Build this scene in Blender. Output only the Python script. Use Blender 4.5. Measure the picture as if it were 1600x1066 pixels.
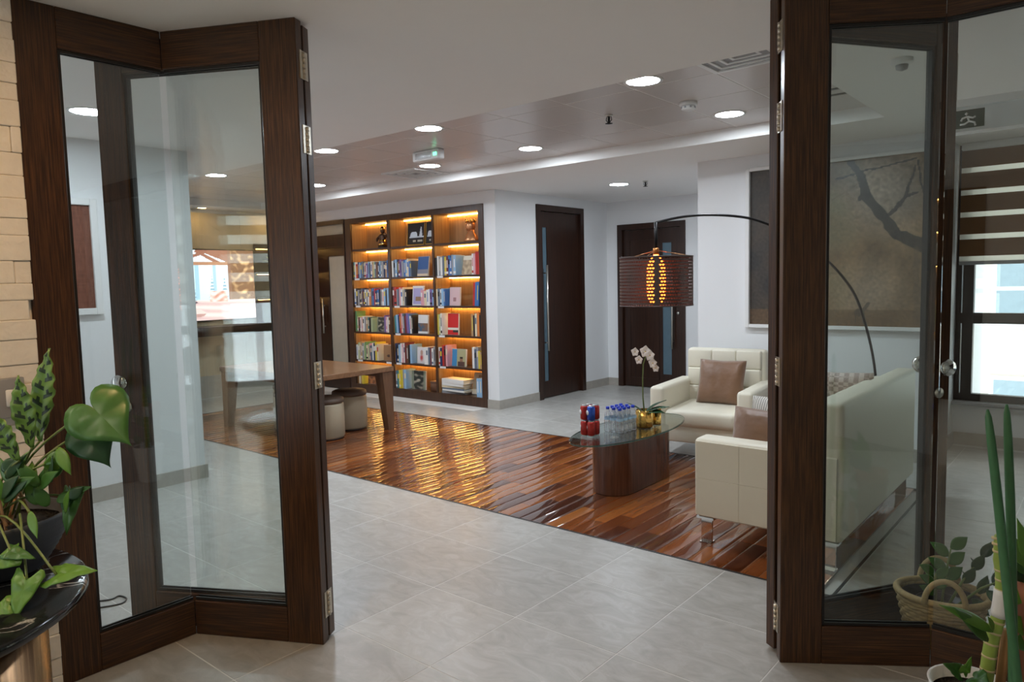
import bpy, bmesh, math, random
from mathutils import Vector, Matrix
R = math.radians
rnd = random.Random(7)
scene = bpy.context.scene
for o in list(bpy.data.objects): bpy.data.objects.remove(o)
COL = scene.collection

# ------------------------------------------------------------------ camera
F, YAW, PITCH, ROLL, H = 1132.6, R(-40.13), R(4.78), R(-1.336), 1.5
fw = Vector((math.sin(YAW)*math.cos(PITCH), math.cos(YAW)*math.cos(PITCH), -math.sin(PITCH)))
rt = Vector((math.cos(YAW), -math.sin(YAW), 0)); up = rt.cross(fw)
c_, s_ = math.cos(ROLL), math.sin(ROLL)
CX, CY, CZ = c_*rt+s_*up, -s_*rt+c_*up, -fw
cam = bpy.data.cameras.new('camera'); cam.sensor_width = 36; cam.lens = F/1600*36; cam.clip_start = .05
camo = bpy.data.objects.new('camera', cam); COL.objects.link(camo)
camo.matrix_world = Matrix(((CX.x, CY.x, CZ.x, 0), (CX.y, CY.y, CZ.y, 0), (CX.z, CY.z, CZ.z, H), (0, 0, 0, 1)))
scene.camera = camo
def at(u, v, d):                       # a point of the place at depth d along a sight line
    return Vector((0, 0, H)) + (CX*((u-800)/F) + CY*((533-v)/F) - CZ)*d

# ------------------------------------------------------------------ world, exposure
w = bpy.data.worlds.new('sky'); scene.world = w; w.use_nodes = True
bg = w.node_tree.nodes['Background']; bg.inputs[0].default_value = (.86, .93, 1, 1); bg.inputs[1].default_value = 3.0
vs = scene.view_settings; vs.view_transform = 'Standard'; vs.look = 'None'; vs.gamma = 1; vs.exposure = 0.50; vs.use_curve_mapping = False
DOWN_L, DOWN_C = 128, (.82, .91, 1.0)       # downlight radiance and colour
LOBBY_L, LOBBY_C = 200, (1.0, .84, .64)
STRIP_L, STRIP_C = 19, (1.0, .55, .14)

# ------------------------------------------------------------------ materials
MATS = {}
def nodes_of(name):
    m = bpy.data.materials.new(name); m.use_nodes = True
    nt = m.node_tree; b = nt.nodes['Principled BSDF']; MATS[name] = m
    return m, nt, b
def setp(b, **k):
    for n, v in k.items():
        n = n.replace('_', ' ')
        for key in b.inputs.keys():
            if key.lower() == n.lower(): b.inputs[key].default_value = v
def plain(name, col, rough=.5, metal=0, var=.06, scale=12, bump=0, bscale=120, **k):
    m, nt, b = nodes_of(name)
    tc = nt.nodes.new('ShaderNodeTexCoord'); no = nt.nodes.new('ShaderNodeTexNoise'); no.inputs['Scale'].default_value = scale; no.inputs['Detail'].default_value = 4
    nt.links.new(tc.outputs['Object'], no.inputs['Vector'])
    mx = nt.nodes.new('ShaderNodeMix'); mx.data_type = 'RGBA'
    mx.inputs[6].default_value = tuple(max(0, c*(1-var)) for c in col)+(1,); mx.inputs[7].default_value = tuple(min(1, c*(1+var)) for c in col)+(1,)
    nt.links.new(no.outputs['Fac'], mx.inputs[0]); nt.links.new(mx.outputs[2], b.inputs['Base Color'])
    b.inputs['Roughness'].default_value = rough; b.inputs['Metallic'].default_value = metal
    if bump:
        n2 = nt.nodes.new('ShaderNodeTexNoise'); n2.inputs['Scale'].default_value = bscale; nt.links.new(tc.outputs['Object'], n2.inputs['Vector'])
        bp = nt.nodes.new('ShaderNodeBump'); bp.inputs['Strength'].default_value = bump; bp.inputs['Distance'].default_value = .01
        nt.links.new(n2.outputs['Fac'], bp.inputs['Height']); nt.links.new(bp.outputs[0], b.inputs['Normal'])
    setp(b, **k)
    return m
def ramp(nt, stops):
    r = nt.nodes.new('ShaderNodeValToRGB'); e = r.color_ramp.elements
    while len(e) < len(stops): e.new(.5)
    for el, (p, c) in zip(e, stops): el.position = p; el.color = tuple(c)+(1,)
    return r
def wood(name, stops, sc, rough=.35, coat=0, rand=False, bump=.15):
    m, nt, b = nodes_of(name)
    tc = nt.nodes.new('ShaderNodeTexCoord'); mp = nt.nodes.new('ShaderNodeMapping'); mp.inputs['Scale'].default_value = sc
    nt.links.new(tc.outputs['Object'], mp.inputs[0])
    no = nt.nodes.new('ShaderNodeTexNoise'); no.inputs['Scale'].default_value = 1; no.inputs['Detail'].default_value = 6; no.inputs['Roughness'].default_value = .65
    nt.links.new(mp.outputs[0], no.inputs['Vector'])
    fac = no.outputs['Fac']
    if rand:
        oi = nt.nodes.new('ShaderNodeObjectInfo')
        add = nt.nodes.new('ShaderNodeVectorMath'); add.operation = 'ADD'
        cb = nt.nodes.new('ShaderNodeCombineXYZ'); mu = nt.nodes.new('ShaderNodeMath'); mu.operation = 'MULTIPLY'; mu.inputs[1].default_value = 57
        nt.links.new(oi.outputs['Random'], mu.inputs[0]); nt.links.new(mu.outputs[0], cb.inputs[0]); nt.links.new(mu.outputs[0], cb.inputs[1])
        nt.links.new(mp.outputs[0], add.inputs[0]); nt.links.new(cb.outputs[0], add.inputs[1]); nt.links.new(add.outputs[0], no.inputs['Vector'])
        ma = nt.nodes.new('ShaderNodeMath'); ma.operation = 'MULTIPLY_ADD'; ma.inputs[1].default_value = .75
        m2 = nt.nodes.new('ShaderNodeMath'); m2.operation = 'MULTIPLY'; m2.inputs[1].default_value = .45
        nt.links.new(no.outputs['Fac'], m2.inputs[0]); nt.links.new(oi.outputs['Random'], ma.inputs[0]); nt.links.new(m2.outputs[0], ma.inputs[2])
        fac = ma.outputs[0]
    r = ramp(nt, stops); nt.links.new(fac, r.inputs[0]); nt.links.new(r.outputs[0], b.inputs['Base Color'])
    b.inputs['Roughness'].default_value = rough
    if coat: b.inputs['Coat Weight'].default_value = coat; b.inputs['Coat Roughness'].default_value = .015; b.inputs['Specular IOR Level'].default_value = .5-.42*coat
    if bump:
        bp = nt.nodes.new('ShaderNodeBump'); bp.inputs['Strength'].default_value = bump; bp.inputs['Distance'].default_value = .003
        nt.links.new(no.outputs['Fac'], bp.inputs['Height']); nt.links.new(bp.outputs[0], b.inputs['Normal'])
    return m
def emit(name, col, strength, base=(.8, .8, .8)):
    m, nt, b = nodes_of(name); b.inputs['Base Color'].default_value = tuple(base)+(1,)
    b.inputs['Emission Color'].default_value = tuple(col)+(1,); b.inputs['Emission Strength'].default_value = strength
    return m
def pane_mat(name, tint, boost=1.0, rough=0.0):
    m = bpy.data.materials.new(name); m.use_nodes = True; nt = m.node_tree; nt.nodes.clear(); MATS[name] = m
    out = nt.nodes.new('ShaderNodeOutputMaterial'); mx = nt.nodes.new('ShaderNodeMixShader')
    tr = nt.nodes.new('ShaderNodeBsdfTransparent'); tr.inputs[0].default_value = tuple(tint)+(1,)
    gl = nt.nodes.new('ShaderNodeBsdfGlossy'); gl.inputs['Roughness'].default_value = rough; gl.inputs[0].default_value = (1, 1, 1, 1)
    ge = nt.nodes.new('ShaderNodeNewGeometry'); io = nt.nodes.new('ShaderNodeMix'); io.inputs[2].default_value = 1.52; io.inputs[3].default_value = 1/1.52
    nt.links.new(ge.outputs['Backfacing'], io.inputs[0])
    fr = nt.nodes.new('ShaderNodeFresnel'); nt.links.new(io.outputs[0], fr.inputs[0])
    mu = nt.nodes.new('ShaderNodeMath'); mu.operation = 'MULTIPLY'; mu.inputs[1].default_value = boost; mu.use_clamp = True
    nt.links.new(fr.outputs[0], mu.inputs[0]); nt.links.new(mu.outputs[0], mx.inputs[0])
    nt.links.new(tr.outputs[0], mx.inputs[1]); nt.links.new(gl.outputs[0], mx.inputs[2]); nt.links.new(mx.outputs[0], out.inputs[0])
    return m
def attr_mat(name, rough=.6, emission=0):
    m, nt, b = nodes_of(name); a = nt.nodes.new('ShaderNodeAttribute'); a.attribute_name = 'Col'
    nt.links.new(a.outputs['Color'], b.inputs['Base Color']); b.inputs['Roughness'].default_value = rough
    if emission:
        nt.links.new(a.outputs['Color'], b.inputs['Emission Color']); b.inputs['Emission Strength'].default_value = emission; b.inputs['Base Color'].default_value = (0, 0, 0, 1)
        nt.links.remove(b.inputs['Base Color'].links[0]); b.inputs['Base Color'].default_value = (.01, .01, .01, 1)
    return m
WENGE = [(.28, (.012, .005, .0026)), (.45, (.042, .0165, .006)), (.58, (.088, .036, .012)), (.78, (.18, .08, .029))]
wenge_v = wood('wenge_upright_grain', WENGE, (170, 170, 4.5), .32)
wenge_h = wood('wenge_level_grain', WENGE, (4.5, 170, 170), .32)
DOORW = [(.3, (.015, .0062, .0036)), (.7, (.045, .0165, .0085))]
door_wood = wood('dark_door_veneer', DOORW, (60, 60, 2.5), .3)
SHELFW = [(.3, (.04, .017, .009)), (.7, (.08, .036, .018))]
shelf_dark = wood('walnut_shelf_edge', SHELFW, (50, 50, 3), .35)
shelf_back = wood('golden_veneer', [(.3, (.26, .13, .05)), (.7, (.42, .235, .10))], (55, 55, 1.5), .4)
table_wood = wood('table_walnut', [(.3, (.15, .072, .032)), (.7, (.26, .13, .06))], (3, 40, 40), .3, coat=.3)
tleg_wood = wood('table_leg_walnut', [(.3, (.11, .052, .024)), (.7, (.19, .093, .045))], (40, 40, 3), .35)
coffee_wood = wood('coffee_table_veneer', [(.3, (.075, .026, .014)), (.7, (.15, .055, .028))], (40, 40, 2), .25, coat=.4)
parquet = wood('lacquered_parquet', [(.2, (.065, .016, .006)), (.45, (.155, .041, .011)), (.7, (.26, .073, .017)), (.95, (.40, .135, .033))], (60, 5, 60), .22, coat=1.0, rand=True, bump=.05)
m, nt, b = nodes_of('stone_floor_tile')
tc = nt.nodes.new('ShaderNodeTexCoord'); oi = nt.nodes.new('ShaderNodeObjectInfo'); ad = nt.nodes.new('ShaderNodeVectorMath'); ad.operation = 'ADD'
sc_ = nt.nodes.new('ShaderNodeVectorMath'); sc_.operation = 'SCALE'; sc_.inputs['Scale'].default_value = 3.7
nt.links.new(oi.outputs['Location'], sc_.inputs[0]); nt.links.new(tc.outputs['Object'], ad.inputs[0]); nt.links.new(sc_.outputs[0], ad.inputs[1])
mp = nt.nodes.new('ShaderNodeMapping'); mp.inputs['Scale'].default_value = (6, 11, 6); nt.links.new(ad.outputs[0], mp.inputs[0])
no = nt.nodes.new('ShaderNodeTexNoise'); no.inputs['Scale'].default_value = 1.0; no.inputs['Detail'].default_value = 8; no.inputs['Roughness'].default_value = .6; no.inputs['Distortion'].default_value = 1.4
nt.links.new(mp.outputs[0], no.inputs['Vector'])
r = ramp(nt, [(.3, (.35, .335, .305)), (.45, (.40, .385, .355)), (.55, (.43, .415, .385)), (.62, (.465, .455, .43)), (.75, (.39, .375, .345))]); nt.links.new(no.outputs['Fac'], r.inputs[0]); nt.links.new(r.outputs[0], b.inputs['Base Color'])
hv = nt.nodes.new('ShaderNodeHueSaturation'); mr = nt.nodes.new('ShaderNodeMapRange'); mr.inputs[3].default_value = .93; mr.inputs[4].default_value = 1.05
nt.links.new(oi.outputs['Random'], mr.inputs[0]); nt.links.new(mr.outputs[0], hv.inputs['Value']); nt.links.new(r.outputs[0], hv.inputs['Color']); nt.links.new(hv.outputs[0], b.inputs['Base Color'])
b.inputs['Roughness'].default_value = .33; tile_mat = m
grout = plain('pale_grout', (.66, .65, .62), .8)
wall_m = plain('white_wall_paint', (.80, .81, .82), .55, var=.015, scale=3)
ceil_m = plain('white_ceiling_paint', (.90, .885, .865), .7, var=.01)
ctile_m = plain('metal_ceiling_tile', (.64, .59, .565), .30, var=.02)
base_m = plain('stone_skirting', (.40, .37, .325), .5, var=.15, scale=18)
stone_m = plain('split_face_stone', (.88, .83, .75), .85, var=.10, scale=14, bump=.6, bscale=30)
steel = plain('brushed_steel', (.62, .60, .55), .28, 1.0, var=.08)
brass_h = plain('satin_nickel_hinge', (.60, .55, .46), .32, 1.0, var=.05)
chrome = plain('chrome', (.8, .8, .8), .08, 1.0, var=.01)
black_metal = plain('black_metal', (.022, .021, .022), .35, .6, var=.1)
bronze_shade = plain('perforated_bronze', (.085, .058, .05), .45, .55, var=.1)
leather = plain('cream_leather', (.80, .755, .62), .42, var=.03, scale=6, bump=.06, bscale=260)
seam_m = plain('cream_leather_seam', (.56, .50, .38), .6)
brown_satin = plain('bronze_satin', (.205, .105, .055), .42, var=.22, scale=7, bump=1.0, bscale=11, sheen_weight=.4)
glass_m = pane_mat('door_glass', (.92, .95, .94), 1.35)
table_glass = pane_mat('table_glass', (.80, .88, .87), 1.2)
glass_edge = plain('green_glass_edge', (.05, .12, .11), .1, var=.1)
clear_plastic = pane_mat('clear_plastic', (.93, .96, .98), 4.0, .18)
window_glass = pane_mat('window_glass', (.94, .96, .96), 1)
gasket = plain('black_gasket', (.012, .011, .011), .5)
frosted = plain('frosted_door_glass', (.10, .16, .20), .25, var=.1)
frosted_pale = plain('frosted_pale_glass', (.42, .40, .33), .4, var=.1)
white_plastic = plain('white_plastic', (.80, .80, .79), .4, var=.01)
grey_plastic = plain('grey_plastic', (.30, .30, .31), .4)
gold = plain('polished_gold', (.80, .53, .16), .14, 1.0, var=.05)
copper = plain('copper_statue', (.72, .34, .16), .3, .75, var=.2, scale=20)
dark_bronze = plain('dark_bronze_statue', (.10, .055, .035), .35, .6, var=.4, scale=24)
light_e = emit('downlight_diffuser', DOWN_C, DOWN_L)
warm_e = emit('warm_downlight_diffuser', LOBBY_C, LOBBY_L)
strip_e = emit('warm_light_strip', STRIP_C, STRIP_L)
bulb_e = emit('orange_filament_bulb', (1, .13, .012), 7.5)
green_e = emit('green_indicator', (.1, 1, .45), 1.6)
soil = plain('dark_soil', (.035, .024, .016), .95, var=.5, scale=60, bump=.8)
picture_m = attr_mat('printed_picture', .35)
screen_m = attr_mat('television_screen', .2, emission=1.8)
cover_m = attr_mat('printed_book_cover', .4)

# ------------------------------------------------------------------ mesh helpers
_rb = {}
def rbox_data(sx, sy, sz, r, seg):
    k = (round(sx, 4), round(sy, 4), round(sz, 4), round(r, 4), seg)
    if k not in _rb:
        bm = bmesh.new(); bmesh.ops.create_cube(bm, size=1)
        for v in bm.verts: v.co = Vector((v.co.x*sx, v.co.y*sy, v.co.z*sz))
        r = min(r, .49*min(sx, sy, sz))
        bmesh.ops.bevel(bm, geom=bm.edges[:], offset=r, segments=seg, affect='EDGES', profile=.5)
        bm.verts.index_update()
        _rb[k] = ([v.co.copy() for v in bm.verts], [[v.index for v in f.verts] for f in bm.faces]); bm.free()
    return _rb[k]
class G:
    def __init__(s): s.v, s.f, s.m, s.s = [], [], [], []
    def add(s, vs, fs, mi=0, smooth=False, M=None):
        n = len(s.v); s.v += [tuple(M @ Vector(v)) if M else tuple(v) for v in vs]
        for f in fs: s.f.append([i+n for i in f]); s.m.append(mi); s.s.append(smooth)
        return s
    def box(s, x0, y0, z0, x1, y1, z1, mi=0, M=None):
        vs = [(x, y, z) for z in (z0, z1) for y in (y0, y1) for x in (x0, x1)]
        return s.add(vs, [(0, 2, 3, 1), (4, 5, 7, 6), (0, 1, 5, 4), (2, 6, 7, 3), (0, 4, 6, 2), (1, 3, 7, 5)], mi, False, M)
    def rbox(s, x0, y0, z0, x1, y1, z1, r=.02, seg=3, mi=0, M=None, smooth=True):
        vs, fs = rbox_data(x1-x0, y1-y0, z1-z0, r, seg)
        T = Matrix.Translation(((x0+x1)/2, (y0+y1)/2, (z0+z1)/2))
        return s.add(vs, fs, mi, smooth, (M @ T) if M else T)
    def tube(s, pts, rad, n=8, mi=0, cap=True, M=None):
        pts = [Vector(p) for p in pts]; vs = []; fs = []
        if not isinstance(rad, (list, tuple)): rad = [rad]*len(pts)
        u = None
        for i, p in enumerate(pts):
            t = (pts[min(i+1, len(pts)-1)]-pts[max(i-1, 0)]).normalized()
            if u is None: u = t.orthogonal().normalized()
            u = (u-t*u.dot(t)).normalized(); b = t.cross(u)
            for k in range(n):
                a = 2*math.pi*k/n; vs.append(p+(u*math.cos(a)+b*math.sin(a))*rad[i])
        for i in range(len(pts)-1):
            for k in range(n): fs.append((i*n+k, i*n+(k+1) % n, (i+1)*n+(k+1) % n, (i+1)*n+k))
        if cap: fs += [tuple(range(n-1, -1, -1)), tuple((len(pts)-1)*n+k for k in range(n))]
        return s.add(vs, fs, mi, True, M)
    def lathe(s, prof, n=24, mi=0, M=None, sx=1, sy=1, smooth=True, cap=True):
        vs = []; fs = []
        for r, z in prof:
            for k in range(n): a = 2*math.pi*k/n; vs.append((r*sx*math.cos(a), r*sy*math.sin(a), z))
        for i in range(len(prof)-1):
            for k in range(n): fs.append((i*n+k, i*n+(k+1) % n, (i+1)*n+(k+1) % n, (i+1)*n+k))
        if cap and prof[0][0] > 1e-5: fs.append(tuple(range(n-1, -1, -1)))
        if cap and prof[-1][0] > 1e-5: fs.append(tuple((len(prof)-1)*n+k for k in range(n)))
        return s.add(vs, fs, mi, smooth, M)
    def prism(s, poly, z0, z1, mi=0, M=None, smooth=False):
        n = len(poly); vs = [(x, y, z0) for x, y in poly]+[(x, y, z1) for x, y in poly]
        s.add(vs, [(i, (i+1) % n, n+(i+1) % n, n+i) for i in range(n)], mi, smooth, M)
        return s.add(vs, [tuple(range(n-1, -1, -1)), tuple(range(n, 2*n))], mi, False, M)
    def mesh(s, name):
        me = bpy.data.meshes.new(name); me.from_pydata(s.v, [], s.f)
        me.polygons.foreach_set('material_index', s.m); me.polygons.foreach_set('use_smooth', s.s); me.update()
        return me
def link(name, me, mats, parent=None, loc=(0, 0, 0), rot=None, scale=None):
    for mm in (mats if isinstance(mats, (list, tuple)) else [mats]):
        if mm.name not in me.materials: me.materials.append(mm)
    o = bpy.data.objects.new(name, me); COL.objects.link(o); o.location = loc
    if rot is not None: o.rotation_euler = rot
    if scale is not None: o.scale = scale
    o.parent = parent
    return o
def obj(name, g, mats, parent=None, loc=(0, 0, 0), rot=None): return link(name, g.mesh(name), mats, parent, loc, rot)
def tag(o, label, cat, group=None):
    o['label'] = label; o['category'] = cat
    if group: o['group'] = group
    return o
def thing(name, label, cat, loc=(0, 0, 0), rotz=0, group=None):
    o = bpy.data.objects.new(name, None); COL.objects.link(o); o.location = loc; o.rotation_euler = (0, 0, rotz); o.empty_display_size = .1
    return tag(o, label, cat, group)
def struct(name, g, mats, parent=None):
    o = obj(name, g, mats, parent); o['kind'] = 'structure'; return o
def sempty(name, loc, rotz=0):
    o = bpy.data.objects.new(name, None); COL.objects.link(o); o.location = loc; o.rotation_euler = (0, 0, rotz); o['kind'] = 'structure'; o.empty_display_size = .1
    return o
def copy_tree(o, parent=None):
    c = o.copy(); COL.objects.link(c); c.parent = parent
    for ch in list(o.children): copy_tree(ch, c)
    return c
def picture(name, W, Ht, nx, ny, fn, mat_, parent, M):
    """flat print: a fine grid in local x (0..W), z (0..Ht) facing -y, one colour per cell; fn(u,v)->rgb, v up"""
    vs = [M @ Vector((W*i/nx, 0, Ht*j/ny)) for j in range(ny+1) for i in range(nx+1)]
    fs = [(j*(nx+1)+i, j*(nx+1)+i+1, (j+1)*(nx+1)+i+1, (j+1)*(nx+1)+i) for j in range(ny) for i in range(nx)]
    me = bpy.data.meshes.new(name); me.from_pydata(vs, [], fs)
    ca = me.color_attributes.new('Col', 'FLOAT_COLOR', 'CORNER'); buf = []
    for j in range(ny):
        for i in range(nx):
            c = fn((i+.5)/nx, (j+.5)/ny); buf += [c[0], c[1], c[2], 1]*4
    ca.data.foreach_set('color', buf)
    return link(name, me, mat_, parent)
from mathutils import noise as mn
def nz(x, y, z=0): return mn.noise(Vector((x, y, z)))
def segd(px, py, ax, ay, bx, by):
    dx, dy = bx-ax, by-ay; t = max(0, min(1, ((px-ax)*dx+(py-ay)*dy)/(dx*dx+dy*dy+1e-9)))
    return math.hypot(px-ax-dx*t, py-ay-dy*t), t
def lerp(a, b, t): t = max(0, min(1, t)); return tuple(p+(q-p)*t for p, q in zip(a, b))

# ------------------------------------------------------------------ floor
CEIL, TILEC = 2.54, 2.63
WX0, WX1, WY0, WY1 = -8.325, -.975, 3.425, 5.53
g = G().box(-10, -4, -.08, 3, 9, -.02); g.box(-10, -4, -.02, 3, WY0, -.0007); g.box(-10, WY1, -.02, 3, 9, -.0007); g.box(-10, WY0, -.02, WX0, WY1, -.0007); g.box(WX1, WY0, -.02, 3, WY1, -.0007)
floor = struct('floor', g, grout)
TS = .526
tmesh = G(); tmesh.rbox(-TS/2+.0024, -TS/2+.0024, -.011, TS/2-.0024, TS/2-.0024, 0, .0008, 1, smooth=False); tme = tmesh.mesh('floor_tile')
def inview(x, y):
    d = Vector((x, y, -H)); dz = -d.dot(CZ)
    if dz < .8: return False
    return abs(F*d.dot(CX)/dz) < 1150 and d.dot(CY)*F/dz > -900
for i in range(-16, 10):
    for j in range(-12, 13):
        x, y = -2.025+TS*(i+.5), 2.381+TS*(j+.5)
        if WX0-.1 < x < WX1+.1 and WY0-.1 < y < WY1+.1: continue
        if x < -9.6 or x > 3 or y < -3.6 or y > 8.7: continue
        if x < -5.52 and (y < 2.7 or y > 6.3): continue
        if y > 7.3 and x > -3: continue
        if inview(x, y) or (abs(x) < 2.9 and -.2 < y < 1.2):
            o = link('floor_tile', tme, tile_mat, floor, (x, y, 0))
wd = .0955; ncol = int((WX1-WX0-.03)/wd); planks = []
prof = [(-.5, -.0008), (-.47, .0), (-.3, .00068), (-.1, .0010), (.1, .0010), (.3, .00068), (.47, .0), (.5, -.0008)]
def plank_mesh(L):
    g = G(); vs = []; h = wd-.0012
    for yy in (-L/2+.0006, L/2-.0006):
        vs += [(p*h, yy, z) for p, z in prof]+[(.5*h, yy, -.011), (-.5*h, yy, -.011)]
    n = 10; g.add(vs, [(i, i+1, n+i+1, n+i) for i in range(7)], 0, True)
    g.add(vs, [(7, 8, n+8, n+7), (9, 0, n, n+9), tuple(range(n-1, -1, -1)), tuple(range(n, 2*n))], 0, False)
    return g.mesh('plank')
pm = {}
for c in range(ncol):
    x = WX0+.015+wd*(c+.5); ys = [WY0+.015]; y = WY0+.015+rnd.choice([.24, .42, .60, .78])
    while y < WY1-.2: ys.append(y); y += rnd.choice([.60, .66, .72, .78])
    ys.append(WY1-.015)
    for a, b2 in zip(ys, ys[1:]): planks.append((x, (a+b2)/2, round(b2-a, 3)))
planks.sort(key=lambda p: math.hypot(p[0], p[1]))
rest = G()
for k, (x, y, L) in enumerate(planks):
    if L not in pm: pm[L] = plank_mesh(L)
    rot = (rnd.uniform(-.0015, .0015), rnd.uniform(-.012, .012), 0)
    if k < 296: link('plank', pm[L], parquet, floor, (x, y, 0), rot)
    else:
        rest.box(x-wd/2+.001, y-L/2+.001, -.011, x+wd/2-.001, y+L/2-.001, .0003)
if rest.v:
    o = obj('distant_planks', rest, parquet, floor); o['kind'] = 'stuff'
g = G()
g.box(WX0, WY0, -.011, WX1, WY0+.014, .002); g.box(WX0, WY1-.014, -.011, WX1, WY1, .002)
g.box(WX0, WY0+.014, -.011, WX0+.014, WY1-.014, .002); g.box(WX1-.014, WY0+.014, -.011, WX1, WY1-.014, .002)
struct('trim_1', g, gasket)

# ------------------------------------------------------------------ walls
def wall(name, x0, y0, x1, y1, z0=0, z1=CEIL): return struct(name, G().box(x0, y0, z0, x1, y1, z1), wall_m)
# lounge left: wall with the framed art, its end is the pillar corner
wall('wall_left', -9.7, -.3, -5.52, 2.74)
wall('wall_far_left', -9.7, 2.74, -9.5, 6.5)
# bookcase wall: recess from -8.28 to -5.70
BX0, BX1, BY, BZ = -8.28, -5.697, 6.3, 2.395
g = G(); g.box(-8.30, BY, 0, BX0, 8.65, CEIL); g.box(BX0, BY, BZ, BX1, 8.65, CEIL); g.box(BX0, BY+.30, 0, BX1, 8.65, BZ)
g.box(BX1, BY, 0, -5.52, 7.05, CEIL); g.box(BX1, 7.05, 2.422, -5.52, 8.06, CEIL); g.box(BX1, 8.06, 0, -5.52, 8.65, CEIL); g.box(BX1, 7.05, 0, -5.58, 8.06, 2.422)
g.box(-9.7, BY, 2.40, -8.30, 8.65, CEIL); g.box(-9.7, BY+.10, 0, -8.30, 8.65, 2.40); g.box(-9.5, BY, 0, -9.34, BY+.1, 2.40)
struct('wall_back', g, wall_m)
g = G(); g.box(-5.7, 8.65, 0, -5.345, 8.8, CEIL); g.box(-5.345, 8.65, 2.222, -4.33, 8.8, CEIL); g.box(-4.33, 8.65, 0, -3.03, 8.8, CEIL); g.box(-5.345, 8.72, 0, -4.33, 8.8, 2.222)
struct('wall_far_back', g, wall_m)
g = G(); g.box(-3.03, 6.3, 0, -1.09, 8.8, CEIL)
struct('wall_picture_side', g, wall_m)
WY = 7.2   # window wall
g = G(); g.box(-1.09, WY, 0, 3, WY+.15, .385); g.box(2.2, WY, .385, 3, WY+.15, 2.54)
struct('wall_window_side', g, wall_m)
wall('wall_right', 2.6, -3.7, 2.75, 3.0)
struct('wall_lounge_right', G().box(2.6, 3.0, 0, 2.75, 7.4, CEIL), door_wood)  # unseen wall, dark veneer added to cut bounce light on the sofa back
# lobby behind the camera
wall('wall_lobby_left', -5.2, -3.7, -5.05, -.3)
g = G(); g.box(-5.2, -3.75, 0, 2.75, -3.6, .4); g.box(-5.2, -3.75, 2.42, 2.75, -3.6, CEIL); g.box(-5.2, -3.75, .4, -4.7, -3.6, 2.42); g.box(-1.9, -3.75, .4, 2.75, -3.6, 2.42)
struct('wall_front', g, wall_m)
wall('wall_lobby_side', -5.05, -.3, -3.12, -.15)
struct('trim_2', G().box(-1.9, -3.6, 0, -1.2, -3.57, 2.42), door_wood)
# stone cladding beside the left partition: every stone is a piece
cl = struct('wall_stone_side', G().box(-3.12, -.3, 0, -3.04, .895, CEIL), stone_m)
z = 0
while z < CEIL-.02:
    hh = min(rnd.choice([.06, .07, .08, .09]), CEIL-z); y = -.3-rnd.uniform(0, .2)
    while y < .895:
        L = rnd.uniform(.3, .7); a, b2 = max(y, -.3), min(y+L, .895)
        if b2-a > .03:
            d = rnd.uniform(.004, .028); g = G(); g.rbox(-3.04, a+.0004, z+.0004, -3.012+d*.55, b2-.0004, z+hh-.0004, .004, 2, smooth=False)
            obj('stone', g, stone_m, cl)
        y += L
    z += hh
# skirting
g = G(); g.box(-5.52, -.15, 0, -5.505, 2.755, .105); g.box(-9.5, 2.74, 0, -5.52, 2.755, .105); struct('baseboard_left', g, base_m)
g = G(); g.box(BX1+.002, BY-.014, 0, -5.506, BY, .105); g.box(-5.52, BY, 0, -5.506, 7.045, .105); g.box(-5.52, 8.065, 0, -5.506, 8.65, .105); g.box(-5.506, 8.636, 0, -5.35, 8.65, .105); g.box(-4.325, 8.636, 0, -3.03, 8.65, .105)
struct('baseboard_back', g, base_m)
g = G(); g.box(-3.044, 6.286, 0, -1.09, 6.3, .105); g.box(-3.044, 6.3, 0, -3.03, 8.636, .105); g.box(-1.09, 6.286, 0, -1.076, WY-.014, .105); g.box(-1.076, WY-.014, 0, 2.6, WY, .105)
struct('baseboard_right', g, base_m)
g = G(); g.box(-9.5, 2.76, 0, -9.486, 6.3, .30); struct('baseboard_far_left', g, base_m)

# ------------------------------------------------------------------ ceiling
RX0, RX1, RY0, RY1 = -9.0, -1.27, 3.43, 5.46
g = G(); g.box(-10, -4, CEIL, 3, RY0, CEIL+.2); g.box(-10, RY1, CEIL, 3, 9, CEIL+.2); g.box(-10, RY0, CEIL, RX0, RY1, CEIL+.2); g.box(RX1, RY0, CEIL, 3, RY1, CEIL+.2)
g.box(RX0, RY0, TILEC+.002, RX1, RY1, CEIL+.2)
ceiling = struct('ceiling', g, ceil_m)
TC = .515; ct = G(); ct.rbox(-TC/2+.006, -TC/2+.006, 0, TC/2-.006, TC/2-.006, .003, .001, 1, smooth=False); ctm = ct.mesh('ceiling_tile')
ny = 4; my = (RY1-RY0-ny*TC)/2
for i in range(15):
    for j in range(ny):
        if (i, j) in ((0, 0), (8, 3)): continue           # air grilles sit there
        x = RX1-TC*(i+.5); y = RY0+my+TC*(j+.5)
        if x > RX0+.2: link('ceiling_tile', ctm, ctile_m, ceiling, (x, y, TILEC))
def downlight(x, y, z, label, e=light_e, r=.095, group='recessed downlights'):
    t = thing('downlight', label, 'downlight', (x, y, z), 0, group)
    obj('trim_ring', G().lathe([(r, -.004), (r+.018, -.006), (r+.02, 0), (r, .0)], 32, cap=False), white_plastic, t)
    obj('diffuser', G().lathe([(.0, -.003), (r, -.003), (r, 0)], 32), e, t)
ZT = TILEC
for x, n in ((-2.16, 'nearest the right glass door'), (-3.95, 'second from the right glass door'), (-5.2, 'third from the right glass door'), (-7.06, 'farthest from the right glass door')):
    downlight(x, 3.79, ZT, 'round downlight, near row of ceiling recess, '+n)
    downlight(x, 4.99, ZT, 'round downlight, far row of ceiling recess, '+n)
downlight(-4.655, 1.738, CEIL, 'round white downlight seen through the left glass, above the framed art')
downlight(-4.34, 7.06, CEIL, 'round white downlight on the flat ceiling before the two dark doors', r=.10)
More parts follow.
